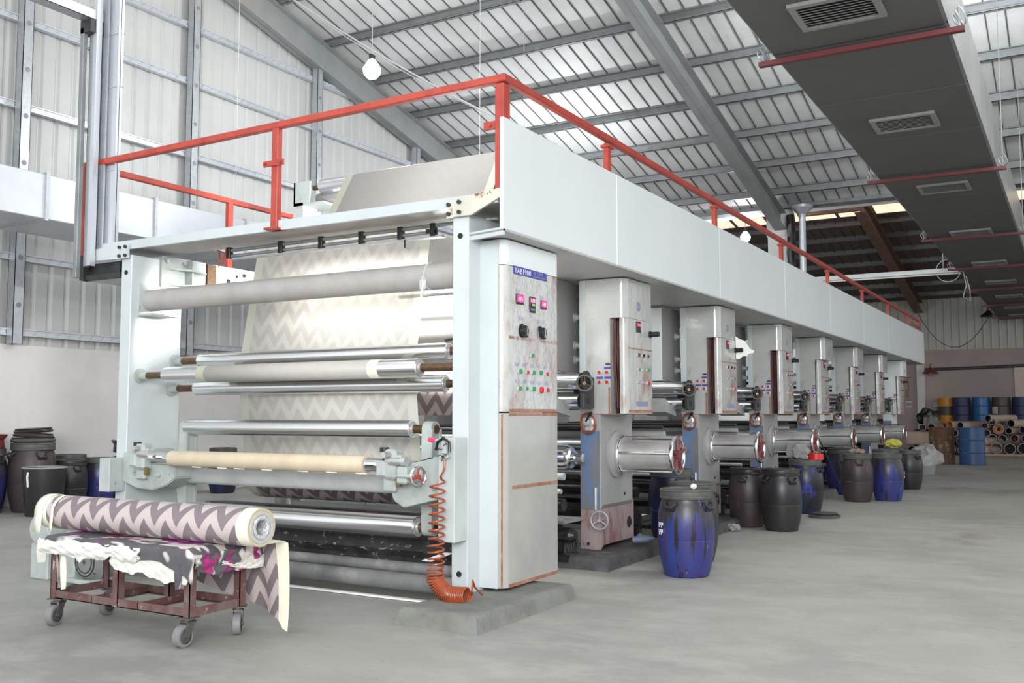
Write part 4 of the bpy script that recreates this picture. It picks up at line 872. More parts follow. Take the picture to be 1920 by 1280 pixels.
# ================================================================== printing stations
Y0 = 7.33
def make_station():
    t = thing('printing_station', (-5.0, Y0, 0.1), '', 'printing station', 'printing stations under the gantry')
    # near column: body, painted front, foot
    b = nb(); box(b, -3.60, -3.42, Y0, Y0+.66, .42, 1.2, .004); c = obj('column', b, 'column', t)
    b = nb(); box(b, -3.598, -3.425, Y0-.006, Y0, .42, 1.06); obj('painted_front', b, 'blue_paint', c)
    b = nb(); prism(b, [(-3.60, Y0, .095), (-3.60, Y0+.68, .095), (-3.42, Y0+.68, .13), (-3.42, Y0+.05, .13), (-3.42, Y0+.05, .095), (-3.42, Y0, .095)][:4]+[(-3.42, Y0, .095)], (0, 0, 0), (0, 0, .325)); obj('column_foot', b, 'column_foot', t)
    b = nb(); lathe(b, (-3.4195, Y0+.58, .27), (1, 0, 0), [(0, 0), (.004, .045), (0, .05)], 18); cyl(b, (-3.4195, Y0+.48, .52), (-3.412, Y0+.48, .52), .012, seg=8); cyl(b, (-3.53, Y0-.004, .14), (-3.53, Y0-.01, .14), .014, seg=8); obj('bolt_hole', b, 'dark', t)
    b = nb(); box(b, -6.62, -6.46, Y0, Y0+.66, .095, 2.3, .004); obj('far_column', b, 'column', t)
    # cabinet: upper part with rounded corner, lower half-depth body
    b = nb(); plan(b, -3.60, -3.185, Y0-.003, Y0+.545, 1.99, 2.315, .07); cab = obj('cabinet_head', b, 'film_station', t)
    b = nb(); box(b, -3.60, -3.325, Y0-.003, Y0+.545, 1.2, 1.992, .003); obj('cabinet_body', b, 'film_station', t)
    b = nb(); box(b, -3.602, -3.545, Y0-.007, Y0-.003, 1.2, 2.31); obj('pale_edge_strip', b, 'pale', t)
    b = nb(); box(b, -3.325, -3.22, Y0+.12, Y0+.53, 1.2, 1.99); r = obj('cabinet_recess', b, 'dark', t)
    b = nb(); random.seed(4)
    for k in range(5): x = -3.315+.016*k; tube(b, [(x, Y0+.06, 1.97), (x-.01+.02*random.random(), Y0+.05, 1.7), (x, Y0+.07, 1.45), (x+.01, Y0+.06, 1.25)], .004, 5)
    obj('red_wiring', b, 'dark_red', r)
    b = nb(); box(b, -3.60, -3.245, Y0+.0, Y0+.53, 1.195, 1.203); obj('bottom_plate', b, 'tape', t)
    b = nb(); plan(b, -3.235, -3.175, Y0-.012, Y0+.535, 1.203, 1.985, .045); d = obj('cabinet_door', b, 'film_door', t)
    b = nb(); box(b, -3.175, -3.173, Y0+.03, Y0+.53, 1.735, 1.745); obj('sealing_tape', b, 'tape', d)
    b = nb(); box(b, -3.175, -3.173, Y0+.03, Y0+.53, 1.21, 1.235); box(b, -3.34, -3.326, Y0-.006, Y0-.003, 1.2, 1.42); obj('sealing_tape', b, 'tape', d)
    XF = -3.175
    for (y, z, m, r) in ((.22, 1.69, 'dark_red', .015), (.325, 1.69, 'btn_black', .013), (.42, 1.69, 'dark_red', .013), (.23, 1.572, 'btn_green', .010), (.32, 1.572, 'galv', .011), (.42, 1.571, 'btn_green', .013), (.22, 1.465, 'galv', .012), (.32, 1.463, 'galv', .012), (.43, 1.462, 'btn_red', .017)):
        o = button((Y0+y, z), m, r, d, XF, False)
    b = nb(); box(b, XF, XF+.012, Y0+.19, Y0+.27, 1.95-.07, 1.95+.02, .002); q = obj('digital_display', b, 'rubber', d)
    b = nb(); box(b, XF+.012, XF+.014, Y0+.20, Y0+.26, 1.93, 1.955); obj('lit_field', b, 'led_red', q)
    b = nb(); cyl(b, (XF, Y0+.49, 1.88), (XF+.015, Y0+.49, 1.88), .028, seg=16); cyl(b, (XF+.015, Y0+.49, 1.88), (XF+.085, Y0+.49, 1.88), .022, seg=18); obj('door_knob', b, 'rubber', d)
    b = nb(); box(b, XF, XF+.002, Y0+.18, Y0+.44, 1.265, 1.305); obj('faded_label', b, 'blue_faded', d)
    for (x, z) in ((-3.418, 1.543), (-3.348, 1.543), (-3.418, 1.463), (-3.348, 1.463)):
        b = nb(); lathe(b, (x, Y0-.004, z), (0, -1, 0), [(0, .017), (.010, .017), (.011, .013)], 18); o = obj('push_button', b, 'galv_bright', t)
        b = nb(); lathe(b, (x, Y0-.012, z), (0, -1, 0), [(0, .0125), (.012, .0125), (.013, .0)], 18); obj('cap', b, 'btn_red', o)
    for (x, z) in ((-3.348, 1.578), (-3.418, 1.498), (-3.345, 1.498)):
        b = nb(); box(b, x-.029, x+.029, Y0-.008, Y0-.003, z-.009, z+.009); obj('blue_label', b, 'blue_label', t)
    b = nb(); box(b, -3.365, -3.32, Y0-.012, Y0-.003, 1.603, 1.619, .003); obj('latch', b, 'shaft', t)
    # badge on the head
    b = nb(); lathe(b, (-3.185, Y0+.27, 2.10), (1, 0, 0), [(0, 0), (.003, 0), (.003, .042), (0, .042)], 28); o = obj('badge', b, 'blue_faded', t)
    b = nb(); torus(b, (-3.181, Y0+.27, 2.10), (1, 0, 0), .026, .004, 20, 6); obj('badge_ring', b, 'hood_grey', o)
    # valve with orange hose loop at the cabinet's lower corner
    b = nb(); torus(b, (-3.50, Y0-.07, 1.125), (.35, 1, .05), .084, .0055, 30, 8); torus(b, (-3.50, Y0-.055, 1.12), (.2, 1, .15), .076, .0045, 30, 8); h = obj('hose_loop', b, 'hose', t)
    b = nb(); lathe(b, (-3.50, Y0-.02, 1.135), (0, -1, 0), [(0, 0), (0, .045), (.03, .045), (.035, .03), (.08, .028), (.085, 0)], 14); box(b, -3.53, -3.46, Y0-.07, Y0-.02, 1.06, 1.10, .008); box(b, -3.555, -3.53, Y0-.06, Y0-.02, 1.12, 1.17, .006); v_ = obj('air_valve', b, 'steel_dirty', t)
    b = nb(); cyl(b, (-3.50, Y0-.10, 1.14), (-3.455, Y0-.12, 1.20), .008, seg=8); cyl(b, (-3.462, Y0-.118, 1.19), (-3.44, Y0-.125, 1.215), .014, seg=10); obj('lever', b, 'rubber', v_)
    # drive coupling cage: flange, drum, tie rods, spoked wheel
    cy, cz = Y0+.32, .86
    b = nb(); lathe(b, (-3.42, cy, cz), (1, 0, 0), [(0, 0), (0, .20), (.02, .20), (.035, .17), (.05, .165), (.05, 0)], 40); obj('mount_flange', b, 'column', t)
    b = nb(); lathe(b, (-3.37, cy, cz), (1, 0, 0), [(0, .12), (.0, .160), (.018, .165), (.03, .155), (.03, .126), (.44, .126), (.445, .13), (.475, .13), (.48, .118), (.48, .0)], 48); g = obj('coupling_drum', b, 'steel_dirty', t)
    b = nb(); torus(b, (-2.875, cy, cz), (1, 0, 0), .150, .017, 40, 10); obj('chrome_rim', b, 'chrome', g)
    b = nb(); torus(b, (-3.345, cy, cz), (1, 0, 0), .152, .010, 40, 8); obj('chrome_rim', b, 'chrome', g)
    b = nb()
    for k in range(5): a = R(100+72*k); cyl(b, (-3.36, cy+.148*math.cos(a), cz+.148*math.sin(a)), (-2.87, cy+.148*math.cos(a), cz+.148*math.sin(a)), .009, seg=10)
    obj('tie_rod', b, 'chrome', g)
    b = nb()
    for k in range(5): a = R(90+72*k); tube(b, [(-2.872, cy, cz), (-2.872, cy+.148*math.cos(a), cz+.148*math.sin(a))], .016, 8)
    cyl(b, (-2.90, cy, cz), (-2.855, cy, cz), .045, seg=20); obj('wheel_spoke', b, 'dark_red', g)
    # low handwheel
    handwheel(t, (-3.385, Y0-.10, .345), (.15, -1, 0), .072, .007, 'galv', 'galv', 3, .012, off=.5)
    b = nb(); cyl(b, (-3.40, Y0+.0, .345), (-3.388, Y0-.09, .345), .011, seg=12); cyl(b, (-3.45, Y0-.03, .42), (-3.45, Y0-.03, .60), .012, seg=10); obj('wheel_spindle', b, 'steel_dirty', t)
    # dryer hood hanging from the gantry
    b = nb(); box(b, -6.35, -3.72, Y0-.245, Y0-.235, 1.56, 2.30, .004); box(b, -6.35, -3.72, Y0-.25, Y0+.20, 1.545, 1.56); obj('dryer_front', b, 'panel', t)
    b = nb(); prism(b, [(-3.725, Y0-.235, 1.56), (-3.725, Y0-.235, 2.31), (-3.725, Y0+.25, 2.31), (-3.725, Y0+.25, 1.52)], (0, 0, 0), (.02, 0, 0)); box(b, -6.3, -3.72, Y0+.2, Y0+.25, 1.53, 2.3); hd = obj('dryer_side', b, 'hood_grey', t)
    for z in (2.02, 1.78, 1.66):
        b = nb(); cyl(b, (-3.705, Y0+.12, z), (-3.64, Y0+.12, z), .024, seg=14); cyl(b, (-3.705, Y0+.12, z), (-3.695, Y0+.12, z), .04, seg=14); cyl(b, (-3.645, Y0+.12, z), (-3.62, Y0+.16, z), .018, seg=10); obj('shaft_stub', b, 'cast', hd)
    # rollers
    for (dy, z, r, m, xe) in ((-.24, 1.465, .068, 'chrome', -3.47), (-.21, 1.305, .055, 'chrome', -3.50), (-.02, 1.39, .06, 'chrome', -3.62), (.35, 1.60, .05, 'alu', -3.75)):
        b = nb(); lathe(b, (-6.35, Y0+dy, z), (1, 0, 0), [(0, 0), (0, r), (xe+6.35, r), (xe+6.35, 0)], 36); o = obj('guide_roller', b, m, t)
        b = nb(); lathe(b, (xe, Y0+dy, z), (1, 0, 0), [(0, r*.99), (.006, r*.97), (.006, r*.4), (.09, r*.4), (.09, 0)], 20); obj('roller_end', b, 'iron_dark', o)
    b = nb(); cyl(b, (-3.43, Y0-.26, 1.46), (-3.41, Y0-.26, 1.46), .085, seg=24); box(b, -3.46, -3.42, Y0-.3, Y0-.1, 1.24, 1.50, .01); obj('side_bearing', b, 'iron_dark', t)
    handwheel(t, (-3.40, Y0-.33, 1.445), (.35, -1, 0), .062, .010, 'castor_dark', 'shaft', 3, .015, off=.5)
    # press cylinder and shaft
    b = nb(); lathe(b, (-6.3, Y0-.16, .845), (1, 0, 0), [(0, 0), (0, .105), (2.66, .105), (2.70, .085), (2.71, .055), (2.74, .05), (2.74, 0)], 40); o = obj('print_cylinder', b, 'chrome', t)
    b = nb(); cyl(b, (-3.57, Y0-.16, .845), (-3.50, Y0-.16, .845), .036, seg=20); obj('cylinder_shaft', b, 'chrome', o)
    # rails, dark rollers, trough
    for (dy, z, r, m) in ((.62, 1.075, .020, 'iron_dark'), (.62, 1.02, .030, 'hood_grey'), (-.55, 1.07, .018, 'iron_dark'), (-.50, .99, .04, 'bar_paint'), (.95, 1.05, .022, 'iron_dark'), (-.3, .70, .030, 'bar_paint'), (-.35, .585, .020, 'steel_dirty'), (-.30, .475, .050, 'black_oil'), (.95, .80, .022, 'black_oil'), (1.15, .70, .030, 'black_oil'), (.98, .60, .052, 'black_oil'), (1.20, .47, .05, 'black_oil')):
        b = nb(); cyl(b, (-6.45, Y0+dy, z), (-3.60, Y0+dy, z), r, seg=20); obj('cross_shaft', b, m, t)
    b = nb(); box(b, -6.4, -3.55, Y0-.42, Y0-.05, .335, .36); box(b, -6.4, -3.55, Y0-.42, Y0-.41, .335, .40); obj('step_tread', b, 'hood_grey', t)
    b = nb(); lathe(b, (-6.3, Y0-.30, .235), (1, 0, 0), [(0, 0), (0, .062), (2.76, .062), (2.80, .04), (2.80, 0)], 24); random.seed(6)
    for k in range(46): x = -4.6+k*.026+random.random()*.02; cyl(b, (x, Y0-.33, .19), (x, Y0-.33, .19-.02-.06*random.random()**2), .004, .001, seg=5)
    for k in range(4): cyl(b, (-3.58+.03*k, Y0-.30, .21), (-3.58+.03*k, Y0-.30, .10), .012, .006, seg=6)
    obj('ink_roller', b, 'black_oil', t)
    b = nb(); box(b, -3.64, -3.60, Y0-.34, Y0-.30, 0.02, .34); box(b, -3.75, -3.72, Y0-.34, Y0-.30, .42, .60); box(b, -6.3, -3.5, Y0-.45, Y0-.40, .05, .10); obj('stand_leg', b, 'rubber', t)
    # ink tray behind the column
    b = nb(); ty = Y0+.88
    P = [(ty-.13, .33), (ty-.12, .33), (ty-.10, .26), (ty+.10, .26), (ty+.12, .36), (ty+.14, .36), (ty+.11, .21), (ty-.11, .22)]
    prism(b, [(-6.2, y, z) for (y, z) in P], (0, 0, 0), (2.82, 0, 0)); box(b, -3.40, -3.38, ty-.12, ty+.12, .24, .30); box(b, -3.50, -3.44, ty-.03, ty+.03, 0, .24)
    for k in range(9): y = ty-.1+.025*k; cyl(b, (-3.40, y, .24), (-3.40, y, .24-.03-.09*random.random()), .009, .002, seg=5)
    tr = obj('ink_tray', b, 'black_oil', t, ang=50)
    b = nb(); box(b, -6.15, -3.41, ty-.1, ty+.10, .29, .30); obj('tray_liner', b, 'white_paper', tr)
    # side frame lower plates between stations
    b = nb(); box(b, -6.60, -6.48, Y0-.55, Y0+1.5, .12, .5); box(b, -6.60, -6.48, Y0-.4, Y0+.0, .5, 1.6); obj('far_side_frame', b, 'column', t)
    b = nb(); prism(b, [(-3.62, Y0-.40, 1.22), (-3.62, Y0-.42, 1.36), (-3.62, Y0-.12, 1.22), (-3.62, Y0-.12, 1.18)], (0, 0, 0), (-.3, 0, 0)); obj('guard_plate', b, 'bar_paint', t)
    sheet('paper_web', [(Y0+.5, 2.1), (Y0+.40, 1.63), (Y0+.30, 1.56), (Y0-.15, 1.53), (Y0-.24, 1.533)], -5.75, -3.80, 'web_back', t)
    b = nb(); prism(b, [(-3.44, Y0+.66, .62), (-3.44, Y0+.78, .72), (-3.44, Y0+.78, .82), (-3.44, Y0+.66, .84)], (0, 0, 0), (-.12, 0, 0)); obj('bearing_block', b, 'cast', t)
    return t
st0 = make_station()
lab = ['printing station nearest the camera, with wheel cage over the big blue barrel and door ajar', 'second printing station along the press, white film flap torn at its door knob',
       'third printing station along the press, its cabinet slot open and inky', 'fourth printing station along the press, door shut and four red buttons', 'fifth printing station along the press, door shut and film scratched',
       'sixth printing station along the press, last one that has a wheel cage', 'seventh and farthest printing station, brightly lit pale cabinet without a wheel cage']
st0['label'] = lab[0]
stations = [st0]
for i in range(1, 7):
    c = copy_tree(st0); c.location.y = Y0+2.4*i; c['label'] = lab[i]; stations.append(c)
def kid(t, n): return [o for o in t.children if o.name.split('.')[0] == n]
for i in (3, 4, 5, 6):
    for d in kid(stations[i], 'cabinet_door')+kid(stations[i], 'cabinet_recess'): d.location.x -= .075
def drop(o):
    for ch in list(o.children): drop(ch)
    bpy.data.objects.remove(o)
for n in ('coupling_drum', 'mount_flange', 'hose_loop', 'air_valve'):
    for o in kid(stations[6], n): drop(o)
for o in kid(stations[6], 'cabinet_body')+kid(stations[6], 'cabinet_head')+kid(stations[6], 'column'):
    o.data = o.data.copy(); o.data.materials[0] = M['panel']  # bright light on the farthest station put into the colour as white sheet
# torn film flap on the second station
y1 = Y0+2.4
b = nb(); P = [(-3.17, y1+.50, 2.03), (-3.13, y1+.52, 2.00), (-3.085, y1+.54, 1.985), (-3.05, y1+.55, 1.93), (-3.035, y1+.56, 1.90), (-2.99, y1+.57, 1.875), (-3.00, y1+.57, 1.85), (-3.045, y1+.56, 1.845), (-3.06, y1+.55, 1.82), (-3.11, y1+.54, 1.815), (-3.14, y1+.52, 1.785), (-3.17, y1+.51, 1.79)]
prism(b, P, (0, 0, 0), (0, .003, 0)); obj('torn_film_flap', b, 'white_paper', stations[1])
# white paper webs seen between the far stations
for k, (yy, l) in enumerate(((Y0+9.25, 'white paper web hanging between the fourth and fifth printing stations'), (Y0+11.65, 'white paper web hanging between the fifth and sixth printing stations'))):
    o = sheet('paper_web', [(yy+.0, 1.22), (yy, 1.09), (yy-.03, 1.06), (yy-.25, 1.05)], -5.9, -3.66, 'white_paper'); tag(o, l, 'paper web')
# concrete pads of the stations
for i in range(7):
    y = Y0+2.4*i; m = 'concrete_ink' if i < 2 else 'concrete'
    pad(-3.64, -3.18, y-.42, y+1.05, .095, m, ['black ink stained concrete pad under the nearest printing station', 'dark stained concrete pad under the second printing station', 'concrete pad under the third printing station', 'concrete pad under the fourth printing station', 'concrete pad under the fifth printing station', 'concrete pad under the sixth printing station', 'concrete pad under the seventh printing station'][i])
    pad(-6.8, -6.35, y-.42, y+1.05, .095, 'concrete', 'grey concrete pad under the far side frame of the %s printing station' % ['nearest', 'second', 'third', 'fourth', 'fifth', 'sixth', 'seventh'][i])
# pressure gauges on the last cabinet
t = thing('gauge_bracket', (-3.15, Y0+14.5, 1.4), 'small pipe work with gauges on the side of the farthest station', 'gauge')
b = nb(); box(b, -3.17, -3.02, Y0+14.48, Y0+14.50, 1.95, 1.97); tube(b, [(-3.1, Y0+14.5, 1.95), (-3.08, Y0+14.5, 1.7), (-3.1, Y0+14.5, 1.5), (-3.1, Y0+14.5, 1.35)], .012); box(b, -3.14, -3.08, Y0+14.47, Y0+14.51, 1.55, 1.72, .01); obj('pipe', b, 'rust_red', t)
b = nb()
for z in (1.45, 1.35): cyl(b, (-3.15, Y0+14.5, z), (-3.03, Y0+14.5, z), .02, seg=10)
obj('gauge', b, 'galv', t)
# rag, plastic bottle
b = nb(); lathe(b, (-3.33, Y0+.42, .135), (.9, .35, .1), [(0, 0), (.01, .03), (.12, .034), (.16, .02), (.19, .012), (.195, 0)], 16); lathe(b, (-3.30, Y0+.52, .14), (.2, .2, 1), [(0, 0), (0, .03), (.03, .025), (.05, 0)], 10)
o = tag(obj('crumpled_bottle', b, 'blue_paint'), 'small crumpled blue and white bottle lying on the nearest station pad', 'bottle'); recenter(o, (-3.33, Y0+.42, .1))
for (x, y, z, mm, l, s) in ((-3.72, 6.75, 1.09, 'blue_cloth', 'blue plastic bag lying on the rails beside the first orange hose loop', (.10, .12, .06)), (-3.86, 6.78, 1.09, 'yellow', 'yellow cloth folded on the rails beside the blue bag', (.07, .08, .03)), (-3.75, 8.55, 1.09, 'blue_cloth', 'blue plastic bag hanging behind the nearest station column', (.07, .10, .07))):
    b = nb(); bmesh.ops.create_icosphere(b, subdivisions=3, radius=1); random.seed(int(-x*100))
    for v in b.verts: v.co = Vector((v.co.x*s[0], v.co.y*s[1], v.co.z*s[2]))*(1+.25*(random.random()-.5))
    b.transform(Matrix.Translation((x, y, z+s[2]*.8))); o = tag(obj('cloth_bundle', b, mm), l, 'cloth'); recenter(o, (x, y, z))
# ================================================================== plastic ink barrels
BP = [(0, 0), (0, .150), (.008, .160), (.05, .172), (.14, .192), (.24, .203), (.262, .205), (.268, .202), (.276, .205), (.40, .205), (.46, .199), (.52, .184), (.555, .172), (.565, .172)]
def make_barrel(m, lidm='lid', lid=True):
    t = thing('ink_barrel', (0, 0, 0), '', 'barrel', 'plastic ink barrels along the press')
    b = nb(); prof = BP+([(.568, 0)] if lid else [(.60, .172), (.602, .165), (.45, .160), (.44, 0)])
    lathe(b, (0, 0, 0), (0, 0, 1), prof, 48)
    obj('barrel_body', b, m, t)
    b = nb()
    lathe(b, (0, 0, 0), (0, 0, 1), [(.555, .172), (.555, .187), (.568, .190), (.574, .186), (.58, .188), (.607, .186), (.613, .190), (.622, .186), (.624, .176), (.612, .168), (.612, 0)], 48); obj('lid', b, lidm, t)
    for s in (1, -1):
        b = nb(); a = R(-110) if s > 0 else R(-20)
        pts = [Vector((math.cos(a+d)*(r), math.sin(a+d)*(r), z)) for (d, r, z) in ((-.24, .186, .535), (-.23, .205, .525), (-.12, .212, .50), (.12, .212, .50), (.23, .205, .525), (.24, .186, .535))]
        tube(b, pts, .011, 8); h = obj('grip', b, m, t)
        b = nb(); pts = [Vector((math.cos(a+d)*.196, math.sin(a+d)*.196, .487)) for d in (-.2, -.1, 0, .1, .2)]; tube(b, pts, .017, 8); obj('grip_recess', b, 'dark', h)
    return t
protos = {}
def barrel(x, y, m, rot, label, sc=1.0, lidm='lid', grp='plastic ink barrels along the press', lid=True):
    k = (m, lidm)
    if k not in protos: protos[k] = t = make_barrel(m, lidm)
    else: t = copy_tree(protos[k])
    t.location = (x, y, 0); t.rotation_euler.z = rot; t.scale = (sc, sc, sc); t['label'] = label; t['group'] = grp; return t
b1 = barrel(-2.59, 7.06, 'plastic_blue', R(5), 'nearest blue barrel streaked with dark and red ink, standing alone in the aisle', 1.03)
b = nb()
for k, (dx, dz, s) in enumerate(((0, 0, 1), (.032, .0, 1), (.0, .05, 1), (.036, .05, .9))):
    a = R(-142)+dx*4.5
    for (u0, v0, u1, v1) in ((0, 0, 0, .035), (0, .035, .02, .035), (.02, .02, .02, .035), (0, .018, .02, .018)):
        def P(u, v): aa = a+u*4.6; return Vector((math.cos(aa)*.2085, math.sin(aa)*.2085, .30+dz+v))
        tube(b, [P(u0, v0), P((u0+u1)/2, (v0+v1)/2), P(u1, v1)], .0022, 5)
s_ = obj('stencil_mark', b, 'white_text', None); s_.parent = b1
barrel(-3.44, 8.98, 'plastic_blue_dark', R(40), 'dark blue barrel with dusty lid half hidden behind the nearest barrel', 1.08)
barrel(-2.79, 7.76, 'plastic_black', R(60), 'black rimmed barrel squeezed between two blue barrels at the nearest station', 1.03)
barrel(-3.13, 10.45, 'plastic_brown', R(20), 'dark grey barrel with white lid ring beside the taller black one', 1.0, 'plastic_black')
barrel(-2.72, 10.25, 'plastic_black', R(-20), 'clean matt black barrel standing foremost at the second station', 1.02, 'plastic_black')
barrel(-2.94, 12.2, 'plastic_blue_dark', R(10), 'blue black barrel with rag on its lid behind the matt black barrel', 1.04)
barrel(-3.14, 15.3, 'plastic_blue', R(80), 'blue barrel under the third wheel cage with a stirring stick beside it', 1.10, 'lid')
barrel(-2.70, 14.15, 'plastic_brown', R(-50), 'brown smeared barrel left of the clean blue barrel', 1.05)
barrel(-2.36, 14.5, 'plastic_blue', R(140), 'bluest barrel, standing right of the brown smeared barrel', 1.05)
barrel(-2.66, 16.2, 'plastic_black', R(15), 'black barrel behind the brown and the bluest barrels', 1.05)
barrel(-2.42, 16.9, 'plastic_black', R(75), 'black barrel at the right end of the barrel row', 1.0)
barrel(-2.80, 17.7, 'plastic_brown', R(33), 'far brown barrel with rags on top behind the black barrels', 1.0)
# wrapped bin beyond
t = thing('wrapped_bin', (-2.75, 21.2, 0), 'low dark bin covered in crumpled clear plastic before the rusty drum', 'bin')
b = nb(); lathe(b, (-2.75, 21.2, 0), (0, 0, 1), [(0, 0), (0, .19), (.28, .23), (.28, 0)], 28); obj('bin_body', b, 'hood_grey', t)
b = nb(); lathe(b, (-2.72, 21.2, .20), (0, 0, 1), [(0, .24), (.08, .30), (.18, .30), (.30, .22), (.38, .10), (.40, 0)], 22); random.seed(8)
for v in b.verts: v.co += Vector(((random.random()-.5)*.10, (random.random()-.5)*.10, (random.random()-.5)*.07))
obj('plastic_cover', b, 'film', t, ang=20)
# stick, floor lid, small clutter
b = nb(); tube(b, [(-2.93, 14.0, .28), (-2.98, 13.3, .80), (-3.02, 13.0, 1.0)], .010, 8); o = tag(obj('stirring_stick', b, 'iron_dark'), 'thin dark stick leaning against the third wheel cage', 'stick'); recenter(o, (-2.93, 14.0, .3))
b = nb(); lathe(b, (-2.62, 11.75, 0), (0, 0, 1), [(0, 0), (0, .17), (.03, .18), (.035, .16), (.02, .15), (.02, 0)], 28); lathe(b, (-2.62, 11.75, .035), (0, 0, 1), [(0, .13), (.02, .15), (.025, .12), (.01, 0)], 28); o = tag(obj('loose_lid', b, 'lid'), 'loose dirty barrel lids lying on the floor behind the matt black barrel', 'lid'); recenter(o, (-2.62, 11.75, 0))
def rag(x, y, z, s, m, label, seed, name='rag', cat='rag'):
    b = nb(); bmesh.ops.create_icosphere(b, subdivisions=3, radius=1); random.seed(seed)
    for v in b.verts:
        n = 1+.35*math.sin(v.co.x*5+seed)*math.cos(v.co.y*6+seed*2)+.2*(random.random()-.5); v.co = Vector((v.co.x*s[0]*n, v.co.y*s[1]*n, max(-.9, v.co.z)*s[2]*n))
    mz = min(v.co.z for v in b.verts); b.transform(Matrix.Translation((x, y, z-mz))); o = tag(obj(name, b, m), label, cat); recenter(o, (x, y, z)); return o
rag(-3.02, 12.2, .645, (.13, .05, .09), 'hood_grey', 'grey rag bunched on the lid of the blue black barrel', 2)
rag(-2.70, 14.15, .652, (.10, .07, .03), 'kraft', 'brown rag lying on the brown smeared barrel', 4)
rag(-2.78, 17.7, .62, (.13, .09, .07), 'yellow', 'yellow rag on the far brown barrel', 5)
rag(-3.44, 8.98, .668, (.05, .04, .02), 'white_paper', 'white scrap of paper on the half hidden blue barrel', 6)
rag(-2.55, 7.12, .635, (.02, .02, .018), 'white_paper', 'tiny white scrap on the nearest blue barrel lid', 7)
rag(-3.12, 9.9, .0, (.07, .05, .035), 'ring_grey', 'crumpled grey rag on the floor by the second station pad', 8)
b = nb(); lathe(b, (-2.98, 12.25, .645), (0, 0, 1), [(0, 0), (0, .09), (.07, .09), (.075, .085), (.07, 0)], 24); o = tag(obj('paint_tin', b, 'btn_red'), 'red and white tin standing on the blue black barrel', 'tin'); recenter(o, (-2.98, 12.25, .645)); o.location.x += .16

# ================================================================== barrels and bins against the left wall
LG = 'old ink barrels against the gable wall'
barrel(-11.57, 7.12, 'plastic_blue', R(30), 'blue barrel at the left edge of the photo below a red basin', 1.25, 'lid', LG)
b = nb(); lathe(b, (-11.57, 7.12, .79), (0, .05, 1), [(0, .0), (0, .22), (.10, .20), (.16, .24), (.17, .23), (.12, 0)], 28); o = tag(obj('basin', b, 'dark_red'), 'dark red basin sitting on the blue barrel at the left edge', 'basin'); recenter(o, (-11.57, 7.12, .79))
barrel(-11.28, 7.56, 'plastic_brown', R(10), 'tall dark barrel with a stack of black lids on it', 1.36, 'lid', LG)
for k, (z, r, a, m, l) in enumerate(((.855, .25, 0, 'lid', 'dirty grey lid, lowest in the stack on the tall dark barrel'), (.91, .225, .06, 'plastic_brown', 'brown yellow lid in the middle of the stack on the tall dark barrel'), (.97, .215, -.05, 'plastic_black', 'shiny black lid, topmost of the stack on the tall dark barrel'))):
    b = nb(); lathe(b, (-11.28, 7.56, z), (a*.3, a, 1), [(0, 0), (0, r), (.02, r+.012), (.035, r), (.05, r-.01), (.055, r+.005), (.06, 0)], 36); o = tag(obj('barrel_lid', b, m), l, 'lid', 'lids stacked on the tall dark barrel'); recenter(o, (-11.28, 7.56, z))
t = thing('open_bin', (-10.70, 7.33, 0), 'open black bin with a pale grimy rim in front of the tall dark barrel', 'bin')
b = nb(); lathe(b, (-10.70, 7.33, 0), (0, 0, 1), [(0, 0), (0, .19), (.02, .20), (.56, .245), (.56, .235), (.1, .19), (.1, 0)], 40); obj('bin_body', b, 'plastic_black', t)
b = nb(); torus(b, (-10.70, 7.33, .565), (0, 0, 1), .243, .010, 40, 8); obj('rim', b, 'ring_grey', t)
b = nb(); tube(b, [(-10.66, 7.09, .52), (-10.655, 7.08, .47), (-10.66, 7.09, .40), (-10.67, 7.10, .35)], .012, 6); obj('white_tie', b, 'white_paper', t)
for (x, y, m, r, sc, lm, l) in ((-11.12, 7.98, 'plastic_black', 10, 1.0, 'plastic_black', 'black barrel with a blue glint in its grip, right of the open bin'), (-11.52, 8.25, 'plastic_brown', 60, 1.08, 'lid', 'dark barrel tight against the gable wall behind the black and blue barrels'), (-11.33, 8.56, 'plastic_blue', 200, 1.0, 'lid', 'blue barrel with yellowish drips near the left frame leg'),
                              (-11.30, 8.98, 'plastic_brown', 100, 1.0, 'plastic_black', 'dark red stained barrel just left of the left frame leg'), (-11.4, 10.8, 'plastic_blue_dark', 50, 1.1, 'lid', 'dark barrel at the wall behind the left frame leg'),
                              (-11.2, 12.4, 'plastic_black', 50, 1.1, 'lid', 'black barrel at the wall behind the left swing arm'), (-10.9, 13.0, 'plastic_brown', 10, 1.1, 'lid', 'shiny dark barrel under the crossbar left end'), (-11.1, 13.7, 'plastic_blue_dark', 90, 1.1, 'lid', 'blue black barrel beside the shiny dark barrel at the wall')):
    barrel(x, y, m, R(r), l, sc, lm, LG)
b = nb(); lathe(b, (-11.30, 8.98, .63), (.15, .25, 1), [(0, 0), (0, .2), (.10, .22), (.14, .27), (.16, .25), (.14, 0)], 32); o = tag(obj('upturned_basin', b, 'plastic_black'), 'black basin tilted on the barrel beside the left frame leg', 'basin'); recenter(o, (-11.30, 8.98, .63))
